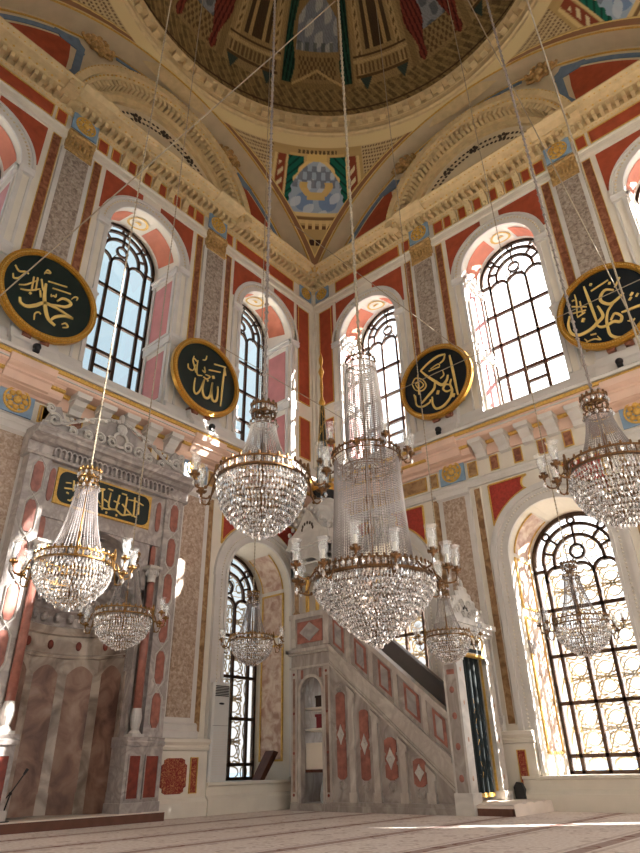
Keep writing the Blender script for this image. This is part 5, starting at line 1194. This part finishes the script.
for k in range(7):
    for sg in (-1, 1): b.tube([(ccx+(0.195-0.06*(u*2.2+k*0.26)*0+0)*(1-0.0)*1.0*max(0.05, 0.195-(6.72+k*0.3+u*0.55-6.66)*0.063)/0.195*math.cos(sg*u*2.4+k), ccy+max(0.05, 0.195-(6.72+k*0.3+u*0.55-6.66)*0.063)*math.sin(sg*u*2.4+k), 6.72+k*0.3+u*0.55) for u in np.linspace(0, 1, 6)], 0.005, 4)
obj('spire_ribs', b, 'gold_paint', sp_)
b = MB(); b.lathe([(0, 8.88), (0.05, 8.9), (0.09, 9.0), (0.05, 9.1), (0.03, 9.2), (0.045, 9.5), (0.03, 9.75), (0.05, 9.85), (0.08, 9.95), (0.05, 10.05), (0.025, 10.12), (0.05, 10.25), (0.06, 10.35), (0.03, 10.5), (0, 10.6)], (ccx, ccy, 0), 14); obj('finial', b, 'gold', MN, True)
# portal
PT = MB()
for y0, y1 in ((-1.65, -1.42), (-0.58, -0.36)): PT.box((4.20, y0, 0.0), (4.48, y1, 2.76))
PT.box((4.20, -1.65, 2.42), (4.46, -0.36, 2.76)); PT.box((4.2, -1.7, 0), (4.52, -1.40, 0.3)); PT.box((4.2, -0.6, 0), (4.52, -0.32, 0.3))
for z0, z1, t in ((2.74, 2.80, 0.03), (2.80, 2.88, 0.08), (2.88, 2.97, 0.13), (2.28, 2.34, 0.02)): PT.box((4.20-t*.3, -1.65-t, z0), (4.48+t, -1.42 if z1 < 2.4 else -0.36+t, z1)); 
PT.box((4.2, -0.58, 2.28), (4.50, -0.34, 2.34))
pt = obj('portal', PT, 'white_marble', MN)
for z in (0.5, 0.95, 1.4, 1.8): obj('red_medallion', MB().ell((4.34, -1.657, z), (0.045, 0.008, 0.055), 10, 5), 'red_marble', pt)
obj('red_panel', MB().box((4.28, -1.665, 2.04), (4.42, -1.655, 2.12)), 'red_marble', pt)
b = MB()
for y in (-1.535, -0.47):
    for z in (0.5, 1.05, 1.6, 2.12): obj('front_medallion', MB().ell((4.48, y, z), (0.007, 0.028, 0.04), 8, 4), 'jamb_stone', pt)
b = MB(); b.box((4.24, -1.655, 0.3), (4.44, -1.65, 2.2)); obj('side_panel', b, 'minbar_marble', pt)
b = MB(); b.box((4.46, -1.42, 2.38), (4.475, -0.58, 2.74)); ip = obj('inscription_panel', b, 'gold_paint', pt)
b = MB(); b.box((4.475, -1.34, 2.42), (4.482, -0.66, 2.70)); fi = obj('inscription_field', b, 'cream', ip)
b = MB(); b.box((4.482, -1.26, 2.56), (4.487, -0.98, 2.66)); b.box((4.482, -1.30, 2.43), (4.487, -0.70, 2.50)); b.ell((4.484, -0.85, 2.58), (0.004, 0.06, 0.05), 8, 4); obj('inscription', b, 'curtain_green', fi)
b = MB()
for y0, y1 in ((-1.42, -1.34), (-0.595, -0.58)): b.box((4.36, y0, 0.2), (4.40, y1, 2.40))
b.box((4.36, -1.42, 2.375), (4.44, -0.58, 2.40)); obj('gilded_jamb', b, 'gold_paint', pt)
# lacy crest of the portal
b = MB(); out = []
n = 22
for k in range(n+1):
    u = k/n; y = -1.72+u*1.40; d_ = abs(y+1.02)/0.70; base = 2.97+0.66*max(0, 1-d_)**0.85+0.13*(d_ > 0.86); out.append((y, base+0.045*(k % 2)))
b.prism([(-1.72, 2.96)]+out+[(-0.32, 2.96)], 4.40, 4.44, axis=0)
cs = obj('crest', b, 'white_marble', pt)
b = MB()
for k, (y, z) in enumerate(out): b.ell((4.42, y, z), (0.035, 0.04, 0.055), 6, 4)
for sg in (-1, 1):
    for dy, dz, r_ in ((0.12, 0.30, 0.09), (0.30, 0.18, 0.09), (0.48, 0.1, 0.07), (0.10, 0.12, 0.07)): b.tube([(4.45, -1.02+sg*(dy+r_*(1-0.7*t)*math.cos(t*8)), 2.99+dz+r_*(1-0.7*t)*math.sin(t*8)) for t in np.linspace(0, 1, 16)], 0.016, 4)
b.ell((4.42, -1.02, 3.66), (0.04, 0.05, 0.10), 6, 5); obj('carving', b, 'white_marble', cs)
b = MB()
for k in range(5):
    a = PI*(k)/4; b.ell((4.445, -1.02+0.09*math.cos(a), 3.16+0.08*math.sin(a)), (0.012, 0.022, 0.04), 6, 4)
obj('hole_shade_flower', b, 'black_plastic', cs)  # nothing is pierced: black petals imitate the dark of holes in the crest
# curtain
CT = thing('curtain', 'dark green curtain with gold fringe hanging in the pulpit doorway', 'curtain', (4.38, -0.98, 0.2))
rows = []
for z in np.linspace(2.40, 0.28, 24):
    rows.append([(4.33+0.035*math.sin(u*9*2*PI*0.5+0.5*math.sin(z*2)), -1.36+0.74*u, z) for u in np.linspace(0, 1, 60)])
obj('cloth', MB().grid(rows), 'curtain_green', CT, True)
b = MB(); b.box((4.32, -1.34, 0.22), (4.365, -0.64, 0.28)); obj('fringe', b, 'gold_paint', CT)
b = MB()
for k in range(8): b.tube([(4.372, -1.02+0.03*math.sin(k*1.9), 0.5+k*0.16), (4.372, -1.0+0.03*math.cos(k*2.3), 0.58+k*0.16)], 0.003, 4)
obj('gold_embroidery', b, 'gold_paint', CT)
# doorstep
ST = obj('doorstep', MB().box((4.2, -1.6, 0.0), (5.1, -0.16, 0.10)), 'red_wood'); tag(ST, 'red-brown step at the foot of the pulpit doorway', 'step')
b = MB(); rows = []
for x in np.linspace(4.2, 5.14, 3): rows.append([(x, y, 0.145+0.022*abs(math.sin((y+1.6)*9))) for y in np.linspace(-1.62, -0.14, 70)])
b.grid(rows); b.grid([[(5.14, y, 0.145+0.022*abs(math.sin((y+1.6)*9))) for y in np.linspace(-1.62, -0.14, 70)], [(5.15+0.012*abs(math.sin((y+1.6)*9)), y, 0.0) for y in np.linspace(-1.62, -0.14, 70)]])
b.box((4.2, -1.62, 0.1), (5.14, -0.14, 0.143)); obj('ridged_cover', b, 'step_cloth', ST)

# ------------------------------------------------------------------ things kept in the pulpit passage
t = thing('storage_box', 'plain white box panel set across the pulpit passage', 'box', (1.15, -1.1, 0.67))
obj('box_body', MB().box((0.865, -1.46, 0.67), (1.42, -0.98, 1.10)), 'white_board', t); obj('lid', MB().box((0.862, -1.465, 1.10), (1.425, -0.97, 1.125)), 'white_board', t)
sh = obj('passage_shelf', MB().box((0.71, -1.47, 0.62), (1.54, -0.62, 0.67)), 'dark_wood'); tag(sh, 'dark shelf across the pulpit passage under the white box', 'shelf')
t = thing('gift_box', 'crimson box on a shelf in the pulpit passage', 'box', (1.25, -1.2, 1.38)); obj('box_body', MB().box((1.07, -1.38, 1.38), (1.42, -1.1, 1.58)), 'crimson', t); obj('lid', MB().box((1.05, -1.40, 1.58), (1.43, -1.08, 1.63)), 'crimson', t)
t = thing('dark_box', 'dark brown box on the upper shelf of the pulpit passage', 'box', (1.25, -1.2, 1.76)); obj('box_body', MB().box((1.06, -1.38, 1.76), (1.41, -1.1, 1.93)), 'box_brown', t); obj('lid', MB().box((1.05, -1.39, 1.93), (1.42, -1.09, 1.97)), 'box_brown', t)
for z, lb in ((1.36, 'thin shelf under the crimson box in the pulpit passage'), (1.74, 'thin shelf under the dark brown box in the pulpit passage')):
    s_ = obj('passage_shelf', MB().box((0.71, -1.40, z-0.02), (1.54, -0.9, z+(0.02 if z < 1.5 else 0.02))), 'white_board'); tag(s_, lb, 'shelf')
b = MB(); b.lathe([(0, 1.128), (0.05, 1.128), (0.05, 1.26), (0.02, 1.30), (0.02, 1.33), (0, 1.33)], (1.24, -1.25, 0), 12); bt = obj('bottle', b, 'lamp_glass', None, True); tag(bt, 'pale bottle standing on the white box in the pulpit passage', 'bottle')
b = MB(); b.lathe([(0, 1.128), (0.06, 1.128), (0.06, 1.30), (0.05, 1.33), (0, 1.33)], (1.36, -1.22, 0), 12); bt = obj('canister', b, 'black_plastic', None, True); tag(bt, 'black canister standing on the white box in the pulpit passage', 'canister')
rows = []
for k, z in enumerate(np.linspace(0.12, 0.58, 9)):
    w = 0.13*(1-0.5*(k/8)**2); rows.append([(1.27+w*(1+0.12*math.sin(5*a+k))*math.cos(a), -1.35+0.7*w*(1+0.12*math.cos(4*a+k))*math.sin(a), z) for a in np.linspace(0, 2*PI, 18)])
bg = obj('plastic_bag', MB().grid(rows), 'plastic_bag', None, True); tag(bg, 'crumpled pale plastic bag on the floor of the pulpit passage', 'bag')

# ------------------------------------------------------------------ air conditioner, bookrest, switch box, chair
AC = thing('air_conditioner', 'white upright air conditioner standing at the left of the lower left window', 'air conditioner', (0.14, -3.1, 0.505))
def rbox(mb, a, b_, r): mb.prism([(a[0]+r, a[1]), (b_[0]-r, a[1]), (b_[0], a[1]+r), (b_[0], b_[1]-r), (b_[0]-r, b_[1]), (a[0]+r, b_[1]), (a[0], b_[1]-r), (a[0], a[1]+r)], a[2], b_[2])
b = MB(); b.prism([(0.09, -3.31), (0.17, -3.31), (0.20, -3.28), (0.20, -2.92), (0.17, -2.89), (0.09, -2.89)], 0.505, 2.17); obj('body', b, 'ac_white', AC)
b = MB()
for k in range(7): b.box((0.198, -3.27, 1.93+k*0.028), (0.212, -2.94, 1.945+k*0.028))
obj('air_outlet', b, 'black_plastic', AC)
b = MB()
for k in range(18): b.box((0.198, -3.27, 0.62+k*0.04), (0.207, -2.94, 0.64+k*0.04))
obj('intake_grille', b, 'stone_grey_paint', AC)
b = MB(); b.ell((0.2, -3.10, 1.80), (0.008, 0.07, 0.02), 12, 5); b.box((0.199, -3.30, 1.42), (0.204, -2.90, 1.425)); obj('badge', b, 'black_plastic', AC)
BR = thing('bookrest', 'folded dark wooden bookrest leaning at the right jamb of the lower left window', 'bookrest', (-0.3, -1.5, 0.505))
for dx, nm in ((0.0, 'board'), (0.05, 'board')):
    b = MB(); b.add([(-0.42+dx, -1.68, 0.505), (-0.18+dx, -1.68, 0.505), (-0.18+dx, -1.30, 1.03), (-0.42+dx, -1.30, 1.03), (-0.42+dx, -1.55, 0.505), (-0.18+dx, -1.55, 0.505), (-0.18+dx, -1.16, 1.0), (-0.42+dx, -1.16, 1.0)], [(0, 1, 2, 3), (4, 7, 6, 5), (0, 4, 5, 1), (3, 2, 6, 7), (0, 3, 7, 4), (1, 5, 6, 2)])
    if dx == 0: obj(nm, b, 'dark_wood', BR)
b = MB(); b.box((-0.17, -1.36, 0.86), (-0.155, -1.28, 0.98)); obj('hinge', b, 'dark_wood', BR)
b = MB(); b.box((5.03, 0.16, 2.49), (5.075, 0.40, 2.72)); sw = obj('switch_box', b, 'chain_grey'); tag(sw, 'small grey box fixed on the left jamb of the lower right window', 'switch box')
obj('cover_plate', MB().box((5.075, 0.20, 2.53), (5.082, 0.36, 2.68)), 'chain_grey', sw)
CH = thing('folding_seat', 'small black rounded seat standing behind the pulpit doorway', 'seat', (4.60, -0.20, 0.0))
b = MB(); b.prism([(4.53, 0.17), (4.72, 0.17), (4.70, 0.32), (4.66, 0.40), (4.58, 0.42), (4.52, 0.34)], -0.27, -0.18, axis=1); obj('backrest', b, 'black_plastic', CH)
# ------------------------------------------------------------------ chandeliers
def strands(mb, r0, z0, r1, z1, n, pitch, br, sag=0.0, power=1.0):
    for k in range(n):
        a = 2*PI*(k+random.uniform(-.15, .15))/n; L_ = math.hypot(r1-r0, z1-z0); m_ = max(2, int(L_/pitch))
        for i in range(m_):
            t = (i+0.5)/m_; r_ = r0+(r1-r0)*t**power - sag*math.sin(PI*t); mb.bead((r_*math.cos(a), r_*math.sin(a), z0+(z1-z0)*t), br, pitch*0.47)
def gallery(mb, r, z, h, t=0.012, n=36):
    mb.lathe([(r, z), (r+t, z), (r+t, z+h*0.14), (r, z+h*0.14)], n=48, close=True); mb.lathe([(r, z+h*.8), (r+t*1.4, z+h*.8), (r+t*1.4, z+h), (r, z+h)], n=48, close=True)
    for k in range(n):
        a = 2*PI*k/n; c_, s_ = math.cos(a), math.sin(a); mb.tube([(r*c_, r*s_, z), (r*c_, r*s_, z+h)], t*0.7, 4)
        a2 = a+PI/n; mb.ell(((r+t)*math.cos(a2), (r+t)*math.sin(a2), z+h*1.05), (h*.16, h*.16, h*.30), 5, 4)
def basket(mb, prof_, per, dr, dh):
    for i, (r_, z) in enumerate(prof_):
        n_ = max(5, int(2*PI*r_/per))
        for k in range(n_):
            a = 2*PI*(k+0.5*(i % 2)+random.uniform(-.12, .12))/n_; mb.drop((r_*math.cos(a), r_*math.sin(a), z+random.uniform(-.008, .008)), dr*random.uniform(.8, 1.1), dh*random.uniform(.85, 1.15), 5, random.random()*6)
def shade_profile(h, w):
    return [(w*0.34, 0), (w*0.42, h*0.06), (w*0.36, h*0.2), (w*0.46, h*0.42), (w*0.56, h*0.6), (w*0.44, h*0.78), (w*0.56, h*0.92), (w*0.74, h)]
def candle_arm(root, a, r0, r1, z0, z1, sh, sw, tr, metal, drop_=0.14):
    """curved arm from the rim with a cup, a candle and a glass shade"""
    c_, s_ = math.cos(a), math.sin(a)
    def at(r, z): return (r*c_, r*s_, z)
    m_ = MB(); pts = bezier(at(r0, z0), at(r0+0.35*(r1-r0), z0+0.10), at(r0+0.25*(r1-r0), z1-drop_*1.3), at(r0+0.7*(r1-r0), z1-drop_), 7)[:-1]+bezier(at(r0+0.7*(r1-r0), z1-drop_), at(r1, z1-drop_*0.95), at(r1, z1-drop_*.5), at(r1, z1), 6)
    m_.tube(pts, tr, 5)
    m_.ell(at(r0+0.5*(r1-r0), z1-drop_*0.9), (tr*1.9, tr*1.9, tr*1.9), 6, 4)
    arm = obj('candle_arm', m_, metal, root, True)
    m_ = MB(); c0 = at(r1, z1); m_.lathe([(0, -sh*.14), (sh*.08, -sh*.12), (sh*.05, -sh*.05), (sh*.20, 0.0), (sh*.24, sh*.05), (sh*.12, sh*.06), (sh*.10, sh*.20), (sh*.15, sh*.22), (0, sh*.22)], c0, 8)
    for k in range(6): m_.ell((c0[0]+sh*.2*math.cos(k*PI/3), c0[1]+sh*.2*math.sin(k*PI/3), c0[2]+sh*.06), (sh*.05, sh*.05, sh*.07), 5, 4)
    obj('candle_cup', m_, metal, arm, True)
    m_ = MB(); m_.lathe([(0, sh*.2), (sh*.07, sh*.2), (sh*.07, sh*.62), (0, sh*.64)], c0, 8); obj('candle', m_, 'candle', arm, True)
    m_ = MB(); m_.lathe([(r_, z_+sh*.18) for r_, z_ in shade_profile(sh*0.95, sw)], c0, 14); obj('glass_shade', m_, 'lamp_glass', arm, True)
    obj('hanging_crystal', MB().drop((c0[0], c0[1], c0[2]-sh*.13), sh*.10, sh*.44, 5), 'crystal', arm)
def chain(name, z0, z1, r, root, mat):
    m_ = MB(); n_ = int((z1-z0)/(r*5)); tw = 0
    m_.tube([(0, 0, z0), (0, 0, z1)], r*0.6, 6)
    for k in range(n_): m_.bead((0, 0, z0+(k+.5)*(z1-z0)/n_), r*1.15, r*2.4)
    return obj(name, m_, mat, root)
def chandelier(name, label, S, loc, seed, rot, cable_top, group, metal='brass', cable_mat='rope', detail=1.0, cable_r=0.013, shades=(3,), wing=(0, 180), hc=1.18):
    """three-tier basket chandelier; S = rim radius in metres; z = 0 at the rim"""
    random.seed(seed)
    root = thing(name, label, 'chandelier', (0, 0, 0), group)
    k = S/0.5; HC = hc*k
    m_ = MB(); gallery(m_, 0.14*k, HC-0.11*k, 0.13*k, 0.011*k, 14); gallery(m_, 0.15*k, HC-0.27*k, 0.07*k, 0.008*k, 14)
    m_.lathe([(0, HC+0.03*k), (0.05*k, HC), (0.03*k, HC-0.05*k), (0, HC-0.06*k)], n=10)
    obj('crown', m_, metal, root, True)
    pr_ = None
    for i in range(24):
        a = 2*PI*(i//2)/12; rr_, zz_ = ((0.155*k, HC-0.0*k), (0.165*k, HC-0.20*k))[i % 2]
        if pr_ is None: pr_ = obj('crown_crystal', MB().drop((0, 0, 0), 0.026*k, 0.085*k, 6), 'crystal', root); o = pr_
        else: o = pr_.copy(); COL.objects.link(o)
        o.location = (rr_*math.cos(a), rr_*math.sin(a), zz_)
    m_ = MB(); m_.tube([(0, 0, -0.55*k), (0, 0, HC+0.05*k)], 0.014*k, 6); m_.lathe([(0, 0.5*k), (0.03*k, 0.48*k), (0.02*k, 0.3*k), (0.045*k, 0.22*k), (0.02*k, 0.1*k), (0, 0.1*k)], n=10); obj('stem', m_, metal, root, True)
    m_ = MB(); strands(m_, 0.145*k, HC-0.24*k, 0.36*k, 0.09*k, int(44*detail), 0.024*k, 0.0105*k, 0.03*k, 1.08); obj('bead_strands', m_, 'crystal_bead', root, kind='stuff')
    m_ = MB(); gallery(m_, 0.50*k, 0.0, 0.115*k, 0.012*k, 30); m_.lathe([(0.47*k, -0.005*k), (0.51*k, -0.005*k), (0.51*k, 0.006*k), (0.47*k, 0.006*k)], n=48, close=True)
    m_.lathe([(0.36*k, -0.20*k), (0.372*k, -0.20*k), (0.372*k, -0.18*k), (0.36*k, -0.18*k)], n=36, close=True)
    obj('rim', m_, metal, root)
    proto = None
    nalm = 30
    dm = MB(); dm.drop((0, 0, 0.052*k), 0.026*k, 0.085*k, 6, 0.3)
    for i in range(nalm):
        a = 2*PI*(i+0.5)/nalm
        if proto is None: proto = obj('rim_crystal', dm, 'crystal', root); o = proto
        else: o = proto.copy(); COL.objects.link(o)
        o.location = (0.513*k*math.cos(a), 0.513*k*math.sin(a), 0.045*k); o.rotation_euler = (0, 0, a)
    m_ = MB(); pr = []
    for i, (r_, z) in enumerate([(0.505, -0.02), (0.50, -0.08), (0.49, -0.14), (0.472, -0.20), (0.45, -0.255), (0.42, -0.31), (0.385, -0.36), (0.34, -0.41), (0.29, -0.455), (0.24, -0.495), (0.19, -0.53), (0.14, -0.56), (0.09, -0.585), (0.03, -0.60)]): pr.append((r_*k, z*k*(0.86 if S < 0.45 else 1.0)))
    basket(m_, pr, 0.046*k/detail, 0.019*k, 0.082*k); obj('crystal_basket', m_, 'crystal', root, kind='stuff')
    m_ = MB()
    for r_, z in ((0.455, -0.14), (0.41, -0.26), (0.32, -0.38), (0.22, -0.47), (0.12, -0.54)): m_.lathe([(r_*k, z*k), (r_*k+0.009*k, z*k), (r_*k+0.009*k, z*k+0.012*k), (r_*k, z*k+0.012*k)], n=32, close=True)
    for i in range(8):
        a = 2*PI*i/8; m_.tube([(r_*k*math.cos(a), r_*k*math.sin(a), z*k) for r_, z in ((0.5, 0), (0.46, -0.14), (0.40, -0.28), (0.30, -0.40), (0.1, -0.55))], 0.006*k, 4)
    obj('basket_frame', m_, metal, root)
    for g_ in wing:
        for da, r1, z1 in ((-15, 0.76, 0.00), (15, 0.76, -0.02), (0, 0.68, -0.15)):
            candle_arm(root, math.radians(g_+da), 0.50*k, r1*k, 0.03*k, (z1+0.02)*k, 0.25*k, 0.105*k, 0.011*k, metal, 0.15*k)
        a = math.radians(g_); m_ = MB(); m_.ell((0.53*k*math.cos(a), 0.53*k*math.sin(a), 0.10*k), (0.03*k, 0.03*k, 0.09*k), 6, 5); m_.ell((0.53*k*math.cos(a), 0.53*k*math.sin(a), 0.19*k), (0.018*k, 0.018*k, 0.04*k), 6, 5); obj('rim_finial', m_, metal, root)
    chain('suspension_cable', HC, cable_top-loc[2], cable_r, root, cable_mat)
    root.location = loc; root.rotation_euler = (0, 0, rot)
    return root
def dome_z(x, y):
    r_ = math.hypot(x-6, y+6); return 18.08+math.sqrt(max(0.1, 5.34**2-r_*r_))-0.02
VIEWR = math.radians(42)     # right of the camera, in plan
def pl(name, label, S, x, y, z, seed, group, rot=VIEWR, **kw): return chandelier(name, label, S, (x, y, z), seed, rot, dome_z(x, y), group, **kw)
G1, G2 = 'large basket chandeliers', 'small basket chandeliers'
pl('chandelier', 'large brass chandelier with a crystal basket just left of the great central one', 0.50, 5.30, -7.09, 3.58, 11, G1, metal='dark_brass', cable_mat='chain_grey', hc=0.97, detail=1.25, cable_r=0.028)
pl('chandelier', 'large brass chandelier at the right edge, hung before the middle right window', 0.50, CX_C, CY_C, CZ_C, 12, G1, metal='dark_brass', cable_mat='chain_grey', hc=0.97, detail=1.25, cable_r=0.028)
pl('chandelier', 'crystal chandelier in front of the calligraphy plaque, leftmost of all', 0.345, 4.57, -8.79, 2.40, 13, G2, metal='brass', detail=1.0, hc=1.38)
pl('chandelier', 'smaller crystal chandelier just right of and below the leftmost one, by the niche column', 0.335, 3.04, -7.23, 2.38, 14, G2, metal='brass')
pl('chandelier', 'small crystal chandelier hanging before the lower left window', 0.355, 1.69, -3.77, 2.67, 15, G2, metal='brass')
pl('chandelier', 'small crystal chandelier hanging in front of the pulpit doorway', 0.335, GX, GY, 2.47, 16, G2, metal='brass')
pl('chandelier', 'small crystal chandelier before the lower middle window of the right wall', 0.365, 6.93, -2.37, 2.39, 17, G2, metal='dark_brass')
# the great central chandelier
random.seed(5)
GC = thing('great_chandelier', 'huge three-tier crystal chandelier hanging from the centre of the dome', 'chandelier', (0, 0, 0))
ZT, ZM, ZR, ZB = 5.40, 3.99, 2.50, 1.80
m_ = MB(); gallery(m_, 0.19, ZT-0.02, 0.08, 0.008, 22); gallery(m_, 0.205, ZT-0.16, 0.03, 0.006, 22); obj('top_ring', m_, 'dark_brass', GC)
m_ = MB(); strands(m_, 0.195, ZT-0.02, 0.235, ZM+0.06, 84, 0.028, 0.0115, -0.02); obj('upper_bead_curtain', m_, 'crystal_bead', GC, kind='stuff')
m_ = MB(); gallery(m_, 0.41, ZM, 0.085, 0.012, 30); gallery(m_, 0.30, ZM-0.16, 0.05, 0.008, 24)
for i in range(12):
    a = 2*PI*i/12; m_.tube([(0.41*math.cos(a), 0.41*math.sin(a), ZM), (0.35*math.cos(a+.1), 0.35*math.sin(a+.1), ZM-0.2), (0.22*math.cos(a+.2), 0.22*math.sin(a+.2), ZM-0.12), (0.1*math.cos(a+.2), 0.1*math.sin(a+.2), ZM)], 0.008, 4)
obj('middle_ring', m_, 'dark_brass', GC)
m_ = MB(); strands(m_, 0.395, ZM-0.02, 0.47, ZR+0.02, 84, 0.030, 0.0115, 0.012); strands(m_, 0.33, ZM-0.14, 0.36, ZR, 26, 0.034, 0.012, 0.0); obj('lower_bead_curtain', m_, 'crystal_bead', GC, kind='stuff')
m_ = MB(); gallery(m_, 0.645, ZR, 0.10, 0.016, 54); m_.lathe([(0.60, ZR-0.01), (0.66, ZR-0.01), (0.66, ZR+0.006), (0.60, ZR+0.006)], n=64, close=True)
for i in range(8):
    a = 2*PI*i/8; m_.tube([(0.64*math.cos(a), 0.64*math.sin(a), ZR+0.01), (0.02, 0, ZR+0.05)], 0.010, 4)
obj('rim', m_, 'dark_brass', GC)
m_ = MB(); m_.tube([(0, 0, ZB+0.1), (0, 0, ZT+0.1)], 0.018, 8)
for z in (ZM+0.1, ZM-0.5, ZR+0.6, ZR+0.2): m_.ell((0, 0, z), (0.045, 0.045, 0.07), 8, 5)
obj('stem', m_, 'dark_brass', GC)
NT = 13; m_ = MB(); pr = []
for i in range(NT*2):
    u = i/(NT*2-1); r_ = 0.635*(1-u**1.35)+0.03; r_ += 0.018*(i % 2); pr.append((r_, ZR-0.02-(ZR-ZB-0.07)*u**0.92))
basket(m_, pr, 0.036, 0.0165, 0.066); obj('crystal_basket', m_, 'crystal', GC, kind='stuff')
m_ = MB()
for i in range(0, NT*2, 3):
    r_, z = pr[i]; m_.lathe([(r_-.03, z), (r_-.02, z), (r_-.02, z+0.012), (r_-.03, z+0.012)], n=48, close=True)
obj('basket_frame', m_, 'dark_brass', GC)
dm = MB(); dm.drop((0, 0, 0.05), 0.024, 0.08, 6, 0.3); proto = None
for i in range(60):
    a = 2*PI*(i+.5)/60
    if proto is None: proto = obj('rim_crystal', dm, 'crystal', GC); o = proto
    else: o = proto.copy(); COL.objects.link(o)
    o.location = (0.68*math.cos(a), 0.68*math.sin(a), ZR+0.045); o.rotation_euler = (0, 0, a)
for i in range(14): candle_arm(GC, 2*PI*(i+0.5)/14, 0.65, 0.93 if i % 2 else 0.86, ZR+0.03, ZR+0.04+(0.05 if i % 2 else -0.02), 0.25, 0.105, 0.011, 'dark_brass', 0.13)
for i in range(10): candle_arm(GC, 2*PI*(i+0.2)/10, 0.41, 0.56, ZM+0.03, ZM+0.08 if i % 2 else ZM-0.02, 0.23, 0.10, 0.009, 'dark_brass', 0.11)
chain('suspension_chain', ZT+0.05, 23.4, 0.030, GC, 'rope')
m_ = MB()
for i in range(6):
    a = 2*PI*i/6; m_.tube([(0.19*math.cos(a), 0.19*math.sin(a), ZT+0.05), (0, 0, ZT+0.42)], 0.006, 4)
obj('hanger', m_, 'dark_brass', GC)
GC.location = (6, -6, 0)

# ------------------------------------------------------------------ stay wires across the hall
def wire(a, b, r, label, sag=0.0):
    m_ = MB(); a, b = np.array(a), np.array(b); m_.tube([tuple(a+(b-a)*t-np.array([0, 0, sag*4*t*(1-t)])) for t in np.linspace(0, 1, 14)], r, 5)
    tag(obj('stay_wire', m_, 'rope'), label, 'wire', 'thin stay wires across the hall')
wire((0.43, -9.3, 6.9), (5.94, -6.03, 14.28), 0.012, 'stay wire rising from the left wall across the leftmost green board to the central chain', 0.0)
wire((7.60, -3.50, 17.0), (8.50, -0.35, 7.7), 0.012, 'stay wire dropping diagonally at the upper right of the hall')
wire((2.48, -0.5, 8.74), (9.87, -0.5, 8.89), 0.010, 'stay wire running level across both navy boards of the right wall')
wire((0.7, -1.81, 15.16), (6.05, -0.5, 7.4), 0.010, 'stay wire dropping from the corner pendentive past the navy board nearest the corner')
wire((0.4, -4.06, 9.6), (1.29, -0.3, 8.71), 0.010, 'stay wire bridging the room corner beside the spire')
wire((9.2, -5.71, 3.0), (9.2, -5.71, 22.3), 0.011, 'plumb rope hanging down at the right edge of the hall')
# ---- every top-level wall part carries its kind
for o in list(COL.objects):
    if o.type == 'LIGHT' or o.type == 'CAMERA': continue
